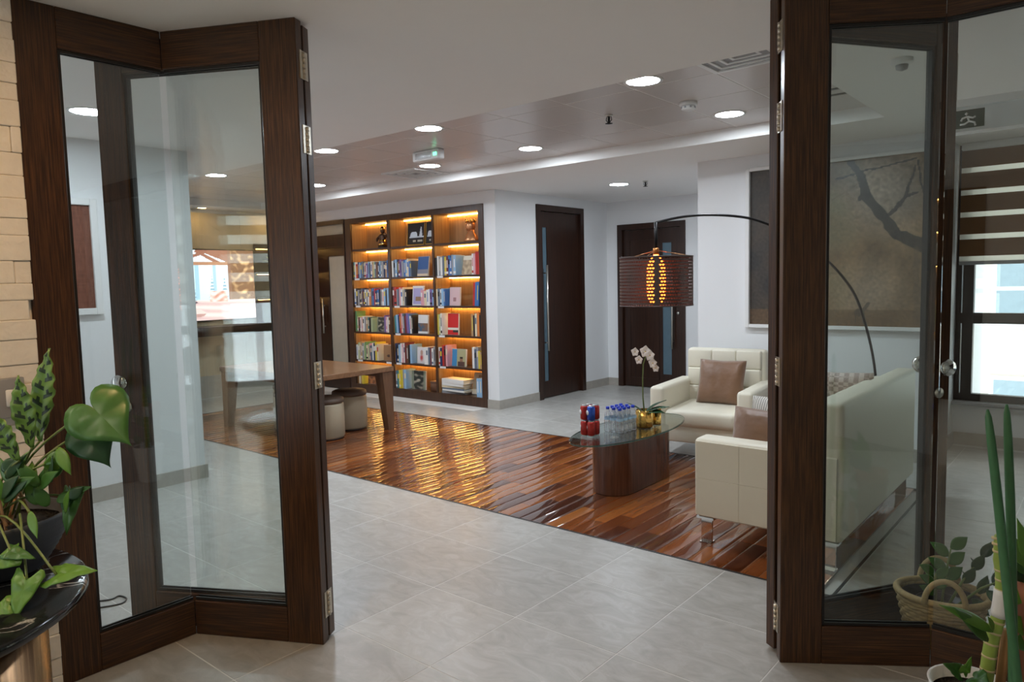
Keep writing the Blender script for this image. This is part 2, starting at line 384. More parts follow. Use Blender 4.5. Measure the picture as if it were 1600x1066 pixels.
downlight(-1.95, .62, CEIL, 'warm round downlight in the lobby ceiling above the marble table', emit('amber_downlight', (1, .60, .27), 170), .07, 'lobby downlights')
for x, n in ((-3.6, 'left'), (-1.4, 'right')):
    downlight(x, -1.2, CEIL, 'warm round downlight in the lobby ceiling, %s of the pair by the window' % n, warm_e, .08, 'lobby downlights')
for y, n in ((4.75, 'left'), (5.75, 'right')):
    downlight(-9.25, y, CEIL, 'small warm spotlight above the television wall, %s one' % n, emit('wall_spot_%s' % n, (1, .62, .26), 60), .05, 'warm wall spots')
def grille(x, y, s, label):
    t = thing('air_grille', label, 'air grille', (x, y, TILEC), 0)
    g = G()
    for k in range(4):
        a = s/2*(1-k*.22); bq = a-.028; zz = -.006+k*.006
        for (x0, y0, x1, y1) in ((-a, -a, a, -bq), (-a, bq, a, a), (-a, -bq, -bq, bq), (bq, -bq, a, bq)): 
            if k == 0: g.box(x0, y0, -.012, x1, y1, .0)
    obj('frame', g, white_plastic, t)
    for k in range(1, 4):
        a = s/2*(1-k*.23); bq = a-.016; g = G()
        for (x0, y0, x1, y1) in ((-a, -a, a, -bq), (-a, bq, a, a), (-a, -bq, -bq, bq), (bq, -bq, a, bq)): g.box(x0, y0, -.010, x1, y1, -.003)
        obj('louvre', g, white_plastic, t)
    obj('duct_back', G().box(-s/2+.02, -s/2+.02, -.003, s/2-.02, s/2-.02, .0), grey_plastic, t)
grille(RX1-TC*.5, RY0+my+TC*.5, TC-.01, 'square white air grille in the recess beside the right glass door')
grille(RX1-TC*8.5, RY0+my+TC*3.5, TC-.01, 'square white air grille in the far end of the ceiling recess')
t = thing('slot_vent', 'narrow dark slotted air vent near the right end of the recess', 'air vent', (-1.42, 4.86, TILEC))
for k in range(3): obj('slot', G().box(-.1, -.24+.16*k, -.003, .1, -.2+.16*k, .0), black_metal, t)
t = thing('smoke_detector', 'round white smoke detector on the ceiling tiles beside a downlight', 'smoke detector', (-2.21, 4.46, TILEC))
obj('base', G().lathe([(.058, 0), (.058, -.02), (.05, -.024)], 24), white_plastic, t)
obj('sensor_head', G().lathe([(.045, -.024), (.046, -.044), (.036, -.052), (0, -.054)], 24), white_plastic, t)
g = G()
for k in range(8): a = k*math.pi/4; g.box(-.006, .042, -.042, .006, .048, -.03, M=Matrix.Rotation(a, 4, 'Z'))
obj('sensor_slot', g, grey_plastic, t)
def sprinkler(x, y, z, label):
    t = thing('sprinkler', label, 'sprinkler', (x, y, z), 0, 'fire sprinklers')
    obj('escutcheon', G().lathe([(.03, 0), (.03, -.006), (.012, -.012)], 16), steel, t)
    obj('pipe', G().lathe([(.009, -.01), (.009, -.04), (.004, -.055)], 10), black_metal, t)
    g = G(); g.lathe([(.026, -.056), (.026, -.059), (0, -.062)], 16); g.tube([(-.018, 0, -.012), (-.022, 0, -.035), (0, 0, -.056)], .003, 6); g.tube([(.018, 0, -.012), (.022, 0, -.035), (0, 0, -.056)], .003, 6)
    obj('deflector', g, black_metal, t)
sprinkler(-2.78, 4.40, TILEC, 'small dark fire sprinkler on the tiled recess ceiling')
sprinkler(-4.0, 7.05, CEIL, 'small dark fire sprinkler on the flat ceiling before the doors')
t = thing('emergency_light', 'white boxy emergency light with a green glow under the recess ceiling', 'emergency light', (-4.62, 4.42, TILEC), R(0))
obj('housing', G().rbox(-.16, -.04, -.085, .16, .04, 0, .012, 2), white_plastic, t)
obj('diffuser', G().rbox(-.12, -.046, -.07, .08, -.038, -.02, .004, 1), clear_plastic, t)
obj('indicator', G().rbox(.10, -.046, -.06, .145, -.038, -.03, .004, 1), green_e, t)
t = thing('reflected_sensor', 'small grey sensor added for a reflection in the right glass', 'sensor', (-.87, 4.055, CEIL))  # added ceiling device, stands in for a reflection on the glass
obj('base', G().lathe([(.05, 0), (.05, -.02), (.03, -.03)], 20), white_plastic, t); obj('lens', G().lathe([(.03, -.03), (.026, -.05), (0, -.06)], 20), grey_plastic, t)
t = thing('exit_sign', 'hanging clear exit sign with a running figure panel', 'exit sign', (-.50, 4.15, 2.23))
g = G(); g.box(-.2, -.004, -.07, .2, .004, .05); obj('panel', g, clear_plastic, t)
g = G(); g.box(-.21, -.008, -.08, .21, .008, -.066); g.box(-.21, -.008, -.07, -.196, .008, .05); g.box(.196, -.008, -.07, .21, .008, .05); obj('edge_frame', g, white_plastic, t)
g = G(); g.box(-.21, -.02, .05, .21, .02, .085); obj('housing', g, white_plastic, t)
for sg in (-.15, .15): obj('hanger', G().tube([(sg, 0, .085), (sg, 0, .31)], .005, 8), steel, t)
f_ = obj('pictogram_panel', G().box(-.17, -.007, -.05, -.03, -.0045, .035), plain('dark_green_print', (.01, .035, .022), .4), t)
g = G(); Mx = Matrix.Translation((-.10, -.008, -.008))
for pts in ([(-.0, 0, .012), (.008, 0, -.012)], [(.008, 0, -.012), (.03, 0, -.02), (.034, 0, -.036)], [(.008, 0, -.012), (-.012, 0, -.024), (-.03, 0, -.024)], [(0, 0, .01), (.022, 0, .002), (.034, 0, .008)], [(0, 0, .01), (-.02, 0, .004), (-.026, 0, -.008)]): g.tube(pts, .0045, 6, M=Mx)
g.lathe([(0, -.008), (.008, 0), (0, .008)], 10, M=Mx @ Matrix.Translation((-.004, 0, .024))); obj('running_figure', g, white_plastic, f_)

# ------------------------------------------------------------------ glazed partitions and folding doors
def frame(parent, L, stiles, z0=.0, z1=CEIL, th=.05, rail=.15, sw=.145, top=.15, glass=True, name_glass='glass_pane', gl0=None, gl1=None):
    """frame along local +x, front face at y=0, back at y=th"""
    a, b2 = (sw if 'a' in stiles else 0), (sw if 'b' in stiles else 0)
    if a: obj('stile', G().rbox(0, 0, z0, sw, th, z1, .003, 1, smooth=False), wenge_v, parent)
    if b2: obj('stile', G().rbox(L-sw, 0, z0, L, th, z1, .003, 1, smooth=False), wenge_v, parent)
    obj('bottom_rail', G().rbox(a, 0, z0, L-b2, th, z0+rail, .003, 1, smooth=False), wenge_h, parent)
    obj('top_rail', G().rbox(a, 0, z1-top, L-b2, th, z1, .003, 1, smooth=False), wenge_h, parent)
    g = G(); q = .012
    for yy in (th/2-.014, th/2+.008): g.box(a, yy, z0+rail, L-b2, yy+.006, z0+rail+q); g.box(a, yy, z1-top-q, L-b2, yy+.006, z1-top)
    if a: g.box(a, th/2-.014, z0+rail+q, a+q, th/2+.014, z1-top-q)
    if b2: g.box(L-b2-q, th/2-.014, z0+rail+q, L-b2, th/2+.014, z1-top-q)
    obj('gasket', g, gasket, parent)
    obj(name_glass, G().box(a+.002, th/2-.005, z0+rail-.005, L-b2-.002, th/2+.005, z1-top+.005), glass_m, parent)
def panel(name, label, p0, p1, stiles, cat='glass partition', **k):
    d = Vector(p1)-Vector(p0); t = thing(name, label, cat, (p0[0], p0[1], 0), math.atan2(d.y, d.x)); frame(t, d.length, stiles, **k); return t
FL, EL = (-3.03, 1.42), (-2.50, 1.70)         # left fold and free end
FR, ER = (-.508, 3.018), (-.964, 2.707)       # right fold and free end
# left: fixed pane along the stone wall, then the diagonal pane
t = thing('glass_partition', 'dark-framed glass partition running from the stone wall to the corner', 'glass partition', (-3.03, .895, 0), R(90))
frame(t, FL[1]-.895, 'a', sw=.145)
tl = panel('glass_partition', 'dark-framed diagonal glass partition with hinges at the left of the doorway', FL, EL, 'b', sw=.16)
tr = panel('glass_partition', 'dark-framed diagonal glass partition with hinges at the right of the doorway', ER, FR, 'a', sw=.155)
t = thing('glass_partition', 'dark-railed glass partition behind the basket and tall plants', 'glass partition', (FR[0], FR[1], 0), 0)
frame(t, 3.08, 'b', sw=.145)
def hinges(parent, x, y, zs, sgn):
    for zc in zs:
        g = G(); g.box(x-.001 if sgn > 0 else x-.003, y-.03, zc-.055, x+.003 if sgn > 0 else x+.001, y+.032, zc+.055)
        h = obj('hinge', g, brass_h, parent)
        g = G()
        for k in range(5): g.lathe([(.007, zc-.052+k*.021), (.007, zc-.034+k*.021)], 10, M=Matrix.Translation((x+sgn*.005, y, 0)))
        obj('knuckle', g, brass_h, h)
HZ = (.16, 1.13, 2.08, 2.37)
Ltl = (Vector(EL)-Vector(FL)).length
hinges(tl, Ltl, .054, HZ, 1); hinges(tr, 0, .054, HZ, -1)
def knob(parent, x, z, th=.05):
    for sg, y0 in ((-1, 0), (1, th)):
        k = obj('handle', G().lathe([(.012, 0), (.012, .022), (.032, .03), (.036, .045), (.030, .058), (0, .062)], 24, M=Matrix.Translation((x, y0, z)) @ Matrix.Rotation(R(90)*(1 if sg < 0 else -1), 4, 'X')), chrome, parent)
        obj('lock_cylinder', G().lathe([(.022, 0), (.022, .008), (0, .009)], 20, M=Matrix.Translation((x, y0, z-.11)) @ Matrix.Rotation(R(90)*(1 if sg < 0 else -1), 4, 'X')), steel, parent)
dl = Vector((math.cos(R(27.9)), math.sin(R(27.9)))); nl = Vector((-dl.y, dl.x))
hl = Vector(EL)+nl*.108
t = thing('folding_door', 'dark-framed glass folding door leaf folded back behind the left partition', 'folding door', (hl.x, hl.y, 0), R(209.5))
frame(t, .95, 'ab', z0=.012, z1=CEIL-.012, th=.05, sw=.13, rail=.15, top=.13); knob(t, .95-.055, 1.10)
h2 = Vector((-1.012, 2.772))
t = thing('folding_door', 'dark-framed glass folding door leaf standing open behind the right partition', 'folding door', (h2.x, h2.y, 0), R(57))
frame(t, .86, 'ab', z0=.012, z1=CEIL-.012, th=.05, sw=.11, rail=.15, top=.13); knob(t, .80, 1.10)

# ------------------------------------------------------------------ doors in the walls
def pull(parent, x, y, z0, z1, M):
    h = obj('pull_handle', G().tube([(x, y-.055, z0), (x, y-.055, z1)], .013, 10, M=M), steel, parent)
    g = G()
    for zz in (z0+.1, z1-.1): g.tube([(x, y-.055, zz), (x, y, zz)], .008, 8, M=M)
    obj('handle_bracket', g, steel, h)
def wall_door(name, W, Ht, M, gx0, gx1, gz0, gz1, hx, hz0, hz1, glassm=frosted, grooves=True):
    t = sempty(name, (0, 0, 0)); fwid = .075
    g = G(); g.box(0, -.02, 0, fwid, .055, Ht, M=M); g.box(W-fwid, -.02, 0, W, .055, Ht, M=M); g.box(fwid, -.02, Ht-fwid, W-fwid, .055, Ht, M=M)
    obj('door_frame', g, door_wood, t)
    a, b2, c, d = fwid+.006, W-fwid-.006, .01, Ht-fwid-.006
    g = G(); g.box(a, .02, c, gx0, .05, d, M=M); g.box(gx1, .02, c, b2, .05, d, M=M); g.box(gx0, .02, c, gx1, .05, gz0, M=M); g.box(gx0, .02, gz1, gx1, .05, d, M=M)
    le = obj('door_leaf', g, door_wood, t)
    if grooves:
        g = G(); x0, x1, z0, z1 = a+.09, gx0-.05, .12, d-.13
        for q in ((x0, z0, x1, z0+.012), (x0, z1-.012, x1, z1), (x0, z0, x0+.012, z1), (x1-.012, z0, x1, z1)):
            if x1-x0 > .15: g.box(q[0], .014, q[1], q[2], .022, q[3], M=M)
        if g.v: obj('panel_moulding', g, door_wood, le)
    obj('glass_strip', G().box(gx0, .03, gz0, gx1, .04, gz1, M=M), glassm, le)
    pull(t, hx, .02, hz0, hz1, M)
    return t
# door in the wall beside the bookcase: wall faces +x, runs along +y
M1 = Matrix.Translation((-5.52, 7.05, 0)) @ Matrix.Rotation(R(90), 4, 'Z')
d1 = wall_door('door_2', 1.01, 2.422, M1, .155, .24, .22, 2.15, .165, .61, 1.68, grooves=False)
M2 = Matrix.Translation((-5.345, 8.65, 0))
d2 = wall_door('door_3', 1.015, 2.222, M2, .67, .80, .20, 1.95, .835, .55, 1.62)
g = G(); g.lathe([(.02, 0), (.02, .015), (0, .016)], 14, M=M2 @ Matrix.Translation((.9, .02, 1.02)) @ Matrix.Rotation(R(90), 4, 'X')); obj('lock_cylinder', g, steel, d2)
M0 = Matrix.Translation((-9.34, BY, 0))
d0 = sempty('door_1', (0, 0, 0)); W, Ht = 1.04, 2.40
g = G(); g.box(0, -.02, 0, .10, .08, Ht, M=M0); g.box(W-.02, -.02, 0, W, .08, Ht, M=M0); g.box(.1, -.02, Ht-.06, W-.02, .08, Ht, M=M0); g.box(.1, -.01, 2.02, W-.02, .08, 2.20, M=M0); obj('door_frame', g, door_wood, d0)
obj('transom_panel', G().box(.3, .03, 2.20, W-.02, .05, Ht-.06, M=M0), frosted_pale, d0)
g = G(); g.box(.1, .02, .01, .56, .06, 2.02, M=M0); g.box(.56, .02, .01, .60, .06, 2.02, M=M0); g.box(W-.06, .02, .01, W-.02, .06, 2.02, M=M0); g.box(.6, .02, .01, W-.06, .06, .35, M=M0); g.box(.6, .02, 1.90, W-.06, .06, 2.02, M=M0); le = obj('door_leaf', g, door_wood, d0)
obj('glass_strip', G().box(.60, .035, .35, W-.06, .045, 1.90, M=M0), frosted_pale, le)
pull(d0, .5, .02, .8, 1.3, M0)

# ------------------------------------------------------------------ windows and blinds
def zebra(name, label, x0, x1, ztop, zbot, y, colr, n, gap, flip=1):
    t = thing(name, label, 'window blind', ((x0+x1)/2, y, ztop)); hw = (x1-x0)/2
    obj('headrail', G().rbox(-hw, -.03, -.06, hw, .03, 0, .01, 2), white_plastic, t)
    step = (ztop-.06-zbot)/n; bm_ = colr
    for k in range(n):
        za = -.06-step*k
        g = G(); g.box(-hw, -.002, za-step+gap, hw, .0, za); obj('fabric_band', g, bm_, t)
        g = G(); g.box(-hw, -.0012, za-step, hw, -.0008, za-step+gap); obj('sheer_band', g, sheer, t)
    obj('bottom_bar', G().rbox(-hw, -.012, zbot-ztop-.03, hw, .012, zbot-ztop, .006, 2), grey_plastic, t)
    return t
def translucent(name, col, amt):
    m = bpy.data.materials.new(name); m.use_nodes = True; nt = m.node_tree; nt.nodes.clear(); MATS[name] = m
    out = nt.nodes.new('ShaderNodeOutputMaterial'); mx = nt.nodes.new('ShaderNodeMixShader'); mx.inputs[0].default_value = amt
    d = nt.nodes.new('ShaderNodeBsdfDiffuse'); d.inputs[0].default_value = tuple(col)+(1,); tr = nt.nodes.new('ShaderNodeBsdfTranslucent'); tr.inputs[0].default_value = tuple(col)+(1,)
    no = nt.nodes.new('ShaderNodeTexNoise'); no.inputs['Scale'].default_value = 90; hs = nt.nodes.new('ShaderNodeMix'); hs.data_type = 'RGBA'; hs.inputs[6].default_value = tuple(c*.9 for c in col)+(1,); hs.inputs[7].default_value = tuple(col)+(1,)
    nt.links.new(no.outputs['Fac'], hs.inputs[0]); nt.links.new(hs.outputs[2], d.inputs[0]); nt.links.new(hs.outputs[2], tr.inputs[0])
    nt.links.new(d.outputs[0], mx.inputs[1]); nt.links.new(tr.outputs[0], mx.inputs[2]); nt.links.new(mx.outputs[0], out.inputs[0]); return m
sheer = translucent('sheer_blind_band', (.92, .90, .84), .85)
brown_band = translucent('brown_blind_band', (.24, .13, .065), .28)
cream_band = translucent('cream_blind_band', (.66, .56, .42), .5)
alu = plain('dark_window_frame', (.05, .042, .038), .4, .3)
def window(name, x0, x1, z0, z1, y, mull, trans, th=.07):
    t = sempty(name, ((x0+x1)/2, y, z0)); cx = (x0+x1)/2
    g = G(); hw = (x1-x0)/2; hz = z1-z0
    g.box(-hw, 0, 0, hw, th, .06); g.box(-hw, 0, hz-.06, hw, th, hz); g.box(-hw, 0, .06, -hw+.04, th, hz-.06); g.box(hw-.05, 0, .06, hw, th, hz-.06)
    obj('window_frame', g, alu, t)
    for mx_ in mull: obj('mullion', G().box(mx_-cx-.04, -.005, .06, mx_-cx+.04, th, hz-.06), alu, t)
    for tz in trans: obj('transom', G().box(-hw+.04, 0, tz-z0-.045, hw-.05, th-.005, tz-z0+.045), alu, t)
    xs = [x0+.04]+sorted(mull)+[x1-.05]
    for a, b2 in zip(xs, xs[1:]): obj('window_pane', G().box(a-cx, th/2-.003, .06, b2-cx, th/2+.003, hz-.06), window_glass, t)
    obj('window_sill', G().rbox(-hw, -.10, -.03, hw, .02, 0, .006, 1), grey_plastic, t)
    return t
window('window_1', -1.09, 2.2, .385, CEIL, WY, [-1.0, -.1, .95], [1.09])
# the picture wall stops short, so the window reaches behind it
zebra('zebra_blind', 'brown and cream zebra blind on the window behind the right glass', -1.06, .95, CEIL, 1.57, WY-.09, brown_band, 5, .042)
window('window_2', -4.7, -1.9, .4, 2.42, -3.67, [-3.75, -2.8], [1.05])
zebra('zebra_blind', 'cream zebra blind on the lobby window behind the viewer', -4.6, -2.0, 2.42, 1.35, -3.57, cream_band, 5, .10)
# building across the street
fac = plain('cream_facade', (.62, .555, .46), .8, var=.04, scale=2); fw_m = plain('white_window_trim', (.85, .85, .83), .5); fpane = plain('grey_blue_pane', (.26, .33, .36), .15, var=.15)
t = thing('building', 'cream building with white-framed windows outside beyond the blinds', 'building', (0, 13.0, -6))
obj('wall', G().box(-6, 0, 0, 9, .3, 14), fac, t)
for xx in (-5.6, -3.55, -1.5, .55, 2.6):
    for zz, hz in ((5.0, .9), (6.72, .98), (8.5, .9), (3.2, .9)):
        wnd = obj('window', G().box(xx, -.05, zz, xx+1.6, 0, zz+hz), fw_m, t)
        nxp, nzp = 3, 2
        for i in range(nxp):
            for j in range(nzp):
                a, b2 = xx+.06+i*(1.54/nxp), xx+.06+(i+1)*(1.54/nxp)-.06; c, d = zz+.06+j*((hz-.06)/nzp), zz+.06+(j+1)*((hz-.06)/nzp)-.06
                obj('pane', G().box(a, -.058, c, b2, -.045, d), fpane, wnd)
        obj('sill', G().box(xx-.08, -.12, zz-.08, xx+1.68, 0, zz), fw_m, wnd)

# ------------------------------------------------------------------ bookcase
bays = [(-8.165, -7.41), (-7.36, -6.57), (-6.54, -5.775)]
tops = [1.973, 1.58, 1.2065, .8455, .457, .1137]; ZIN = 2.325
bc = thing('bookcase', 'tall built-in dark wood bookcase with warm lit shelves in three bays', 'bookcase', ((BX0+BX1)/2, BY, 0)); ox = (BX0+BX1)/2
D = .27
def bl(x0, y0, z0, x1, y1, z1): return G().box(x0-ox, y0, z0, x1-ox, y1, z1)
obj('side_panel', bl(BX0, -.015, 0, bays[0][0], D, BZ), shelf_dark, bc); obj('side_panel', bl(bays[2][1], -.015, 0, BX1, D, BZ), shelf_dark, bc)
for a, b2 in ((bays[0][1], bays[1][0]), (bays[1][1], bays[2][0])): obj('divider', bl(a, -.005, tops[5], b2, D, ZIN), shelf_dark, bc)
obj('top_panel', bl(bays[0][0], -.015, ZIN, bays[2][1], D, BZ), shelf_dark, bc); obj('plinth', bl(bays[0][0], -.015, 0, bays[2][1], D, tops[5]), shelf_dark, bc)
obj('back_panel', bl(BX0, D, 0, BX1, D+.012, BZ), shelf_back, bc)
for (a, b2) in bays:      # golden lining of each bay side
    for xx, sg in ((a, 1), (b2, -1)): obj('side_lining', bl(min(xx, xx+sg*.004), .012, tops[5], max(xx, xx+sg*.004), D, ZIN), shelf_back, bc)
for bi, (a, b2) in enumerate(bays):
    for ri, zt in enumerate(tops):
        if ri < 5:
            sh = obj('shelf', bl(a+.004, .0, zt-.026, b2-.004, D, zt), shelf_dark, bc)
            for fx in ((.06,) if (bi, ri) not in ((0, 4),) else (.06, .86)):
                if ri > 0 and (bi == 2 or rnd.random() < .6 or ri == 4): obj('shelf_label', bl(a+fx*(b2-a), -.004, zt-.030, a+fx*(b2-a)+.10, -.0, zt-.004), white_plastic, sh)
        ztop = ZIN if ri == 0 else tops[ri-1]-.026
        obj('light_strip', bl(a+.02, D-.035, ztop-.012, b2-.006, D-.018, ztop-.001), strip_e, bc)

# ------------------------------------------------------------------ books
PAL = {'navy': (.018, .035, .11), 'blue': (.05, .16, .42), 'light blue': (.28, .47, .68), 'white': (.78, .77, .74), 'grey': (.30, .31, .33), 'black': (.014, .014, .016), 'red': (.50, .035, .03), 'maroon': (.17, .03, .035), 'pink': (.70, .36, .40), 'purple': (.20, .12, .33), 'cream': (.72, .62, .44), 'tan': (.48, .30, .15), 'brown': (.16, .075, .04), 'green': (.12, .29, .12), 'pale green': (.42, .50, .28), 'teal': (.05, .24, .26), 'yellow': (.70, .55, .06), 'orange': (.66, .22, .06), 'slate': (.12, .16, .22)}
pages = plain('book_pages', (.74, .66, .50), .8, var=.05, scale=80)
BM = {k: plain('cover_'+k.replace(' ', '_'), v, .42, var=.05) for k, v in PAL.items()}
BMESH = {}
def book_mesh(c, tcol, style):
    k = (c, tcol, style)
    if k not in BMESH:
        g = G(); e = .07                # unit book: x thickness, y depth (spine at y=0), z height
        g.box(-.5, 0, 0, -.5+e, 1, 1); g.box(.5-e, 0, 0, .5, 1, 1); g.box(-.5+e, 0, 0, .5-e, .04, 1)
        g.box(-.5+e, .04, .02, .5-e, .97, .98, 1)
        if style == 0: g.box(-.36, -.008, .55, .36, 0, .82, 2)
        elif style == 1: g.box(-.14, -.008, .25, .14, 0, .85, 2)
        elif style == 2: g.box(-.5, -.006, .08, .5, 0, .2, 2); g.box(-.2, -.008, .4, .2, 0, .8, 2)
        me = g.mesh('book')
        for mm in (BM[c], pages, BM[tcol]): me.materials.append(mm)
        BMESH[k] = me
    return BMESH[k]
ROWN = ['top', 'second', 'third', 'fourth', 'fifth', 'bottom']; BAYN = ['left', 'middle', 'right']; counters = {}
ORD = ['first', 'second', 'third', 'fourth', 'fifth', 'sixth', 'seventh', 'eighth', 'ninth', 'tenth', 'eleventh', 'twelfth', 'thirteenth', 'fourteenth', 'fifteenth', 'sixteenth', 'seventeenth', 'eighteenth', 'nineteenth', 'twentieth', 'twenty-first', 'twenty-second', 'twenty-third', 'twenty-fourth', 'twenty-fifth', 'twenty-sixth', 'twenty-seventh', 'twenty-eighth']
def blab(bi, ri, desc):
    k = counters.get((bi, ri), 0); counters[(bi, ri)] = k+1
    return '%s, %s from left, %s bay, %s shelf of bookcase' % (desc, ORD[k], BAYN[bi], ROWN[ri])
def grp(ri): return 'books on the %s shelf' % ROWN[ri]
def run(bi, ri, f0, f1, cols, hmin=.20, hmax=.25, tmin=.024, tmax=.042, lean=0, right=False):
    a, b2 = bays[bi]; a += .006; b2 -= .006; W = b2-a; x = a+f0*W; xe = a+f1*W; k = 0
    while True:
        th = rnd.uniform(tmin, tmax)
        if x+th > xe+.004: break
        c = cols[k % len(cols)] if k < len(cols) else rnd.choice(cols); k += 1
        hh = rnd.uniform(hmin, hmax); dp = rnd.uniform(.14, .18)
        tc_ = rnd.choice(['white', 'cream', 'black', 'yellow']) if c not in ('white', 'cream') else rnd.choice(['black', 'blue', 'red', 'slate'])
        o = link('book', book_mesh(c, tc_, rnd.choice([0, 1, 2, 3])), [], None, (x+th/2, BY+.003+rnd.uniform(0, .010), tops[ri]), (0, R(lean), 0), (th-.001, dp, hh))
        if lean: o.location.z += abs(math.sin(R(lean)))*th/2; o.location.x += 0
        tag(o, blab(bi, ri, '%s %s book' % ('thin' if th < .03 else 'thick', c)), 'book', grp(ri))
        x += th/math.cos(R(lean))
def faceout(bi, ri, f0, f1, hh, fn, desc, tilt=-8, th=.02, yaw=0, yoff=.03, mat_=None):
    a, b2 = bays[bi]; W = b2-a; x0 = a+f0*W; wd_ = (f1-f0)*W
    t = thing('book', blab(bi, ri, desc), 'book', (x0, BY+yoff+.03, tops[ri]), R(yaw), grp(ri))
    Mt = Matrix.Translation((0, 0, abs(math.sin(R(tilt)))*th)) @ Matrix.Rotation(R(tilt), 4, 'X')
    g = G(); g.box(0, 0, 0, wd_, .003, hh, 0, Mt); g.box(0, th-.003, 0, wd_, th, hh, 0, Mt); g.box(0, .003, 0, .003, th-.003, hh, 0, Mt); obj('cover', g, BM['white'], t)
    obj('page_block', G().box(.003, .003, .003, wd_-.004, th-.003, hh-.004, 0, Mt), pages, t)
    picture('cover_print', wd_-.004, hh-.004, 14, 18, fn, cover_m, t, Mt @ Matrix.Translation((.002, -.0012, .002)))
P = PAL
def fn_blue(u, v): return (.05, .12, .3) if v > .35 else ((.7, .55, .4) if v < .12 else (.25, .25, .3)) if not (.55 < v < .62 and .2 < u < .8) else (.5, .6, .75)
def fn_purple(u, v):
    if u < .1 or u > .9 or v < .08 or v > .88: return (.78, .76, .72)
    return (.30, .18, .10) if (.22 < v < .42 and .25 < u < .8) else (.42, .38, .62)
def fn_pink(u, v): return (.38, .2, .2) if (abs(u-.5) < .12 and .2 < v < .42) else (.72, .5, .5)
def fn_tan(u, v): return lerp((.62, .48, .30), (.30, .20, .12), .5+.9*nz(u*4, v*5)) if v < .8 else (.75, .68, .55)
def fn_dark(u, v): return lerp((.03, .035, .03), (.5, .45, .35), 2*nz(u*3, v*6, 3)) if (.15 < u < .85) else (.25, .28, .2)
def fn_land(u, v): return (.78, .77, .74) if v > .58 or v < .1 else lerp((.05, .12, .2), (.25, .12, .05), u+nz(u*5, v*5))
def fn_red(u, v): return (.75, .7, .6) if (.22 < v < .34) else ((.03, .03, .03) if .12 < v < .2 and u > .5 else (.62, .02, .02))
def fn_brown(u, v): return (.08, .04, .03) if math.hypot(u-.45, (v-.3)*1.5) < .14 else (.36, .20, .10)
def fn_child(u, v): return lerp((.75, .70, .70), (.55, .06, .05), 1.5-6*math.hypot(u-.5, (v-.35)*.9)) if math.hypot(u-.5, v-.65) > .16 else (.5, .32, .25)
def fn_port(u, v):
    if u < .36: return (.06, .26, .50)
    d = math.hypot((u-.68)*1.0, (v-.42)*.9)
    if d < .14: return (.32, .17, .10) if v < .46 else (.04, .025, .02)
    return (.10, .05, .04) if (v < .26 and abs(u-.68) < .22) else (.42, .40, .22)
def fn_food(u, v): return lerp((.5, .2, .08), (.12, .05, .03), .5+nz(u*5, v*6)) if v < .75 else (.62, .5, .35)
def fn_woman(u, v): return (.30, .17, .09) if math.hypot((u-.5)*1.1, v-.62) < .27 else ((.55, .42, .28) if v > .2 else (.7, .62, .48))
# second shelf
run(0, 1, 0, 1, ['teal', 'white', 'red', 'navy', 'light blue', 'blue', 'slate', 'grey', 'cream', 'purple', 'light blue', 'navy', 'white', 'tan', 'pale green', 'slate', 'brown', 'navy', 'light blue', 'grey'], .19, .225)
run(1, 1, 0, .52, ['white', 'slate', 'light blue', 'navy', 'maroon', 'purple', 'grey', 'blue', 'light blue', 'cream', 'blue'], .19, .23)
faceout(1, 1, .55, .80, .25, fn_blue, 'navy blue book standing face out')
run(2, 1, 0, .50, ['black', 'white', 'grey', 'white', 'slate', 'yellow', 'maroon', 'blue', 'blue', 'grey', 'light blue', 'cream'], .21, .25)
faceout(2, 1, .53, .76, .23, fn_tan, 'beige book leaning face out', -12)
run(2, 1, .83, 1, ['white', 'pink', 'red', 'red'], .23, .27)
# third shelf
run(0, 2, 0, 1, ['white', 'black', 'grey', 'black', 'slate', 'maroon', 'navy', 'white', 'grey', 'white', 'orange', 'slate', 'blue', 'red', 'navy', 'blue', 'black', 'grey', 'white', 'light blue'], .20, .235)
run(1, 2, 0, .38, ['maroon', 'red', 'grey', 'slate', 'pink', 'white', 'cream', 'grey', 'black'], .21, .25)
faceout(1, 2, .41, .67, .25, fn_purple, 'white framed purple book standing face out', -5)
run(1, 2, .70, 1, ['pink', 'pink', 'cream', 'white', 'white', 'purple', 'light blue'], .18, .21)
run(2, 2, 0, .22, ['cream', 'slate', 'white', 'light blue', 'blue'], .20, .215)
faceout(2, 2, .24, .47, .225, fn_pink, 'pale pink book standing face out', -4)
run(2, 2, .82, .97, ['red', 'blue', 'blue', 'black'], .25, .29, lean=4)
# fourth shelf
run(0, 3, 0, .045, ['green'], .275, .28, .03, .034)
run(0, 3, .05, .50, ['pale green', 'maroon', 'white', 'pink', 'white', 'grey', 'tan', 'teal', 'black', 'pale green'], .19, .21)
faceout(0, 3, .53, .76, .20, fn_dark, 'dark green book standing face out', -3)
run(0, 3, .82, 1, ['purple', 'pink', 'white', 'brown', 'brown', 'maroon'], .20, .23)
run(1, 3, .03, .48, ['teal', 'light blue', 'navy', 'red', 'pink', 'slate', 'maroon', 'purple', 'blue', 'white', 'black'], .22, .265, lean=-3)
faceout(1, 3, .53, .76, .24, fn_land, 'white landscape book facing out', -3)
run(2, 3, .01, .16, ['yellow', 'pale green', 'white', 'grey'], .25, .275)
faceout(2, 3, .18, .42, .265, fn_red, 'bright red book standing face out', -3)
run(2, 3, .77, 1, ['tan', 'black', 'cream', 'orange', 'black'], .24, .29)
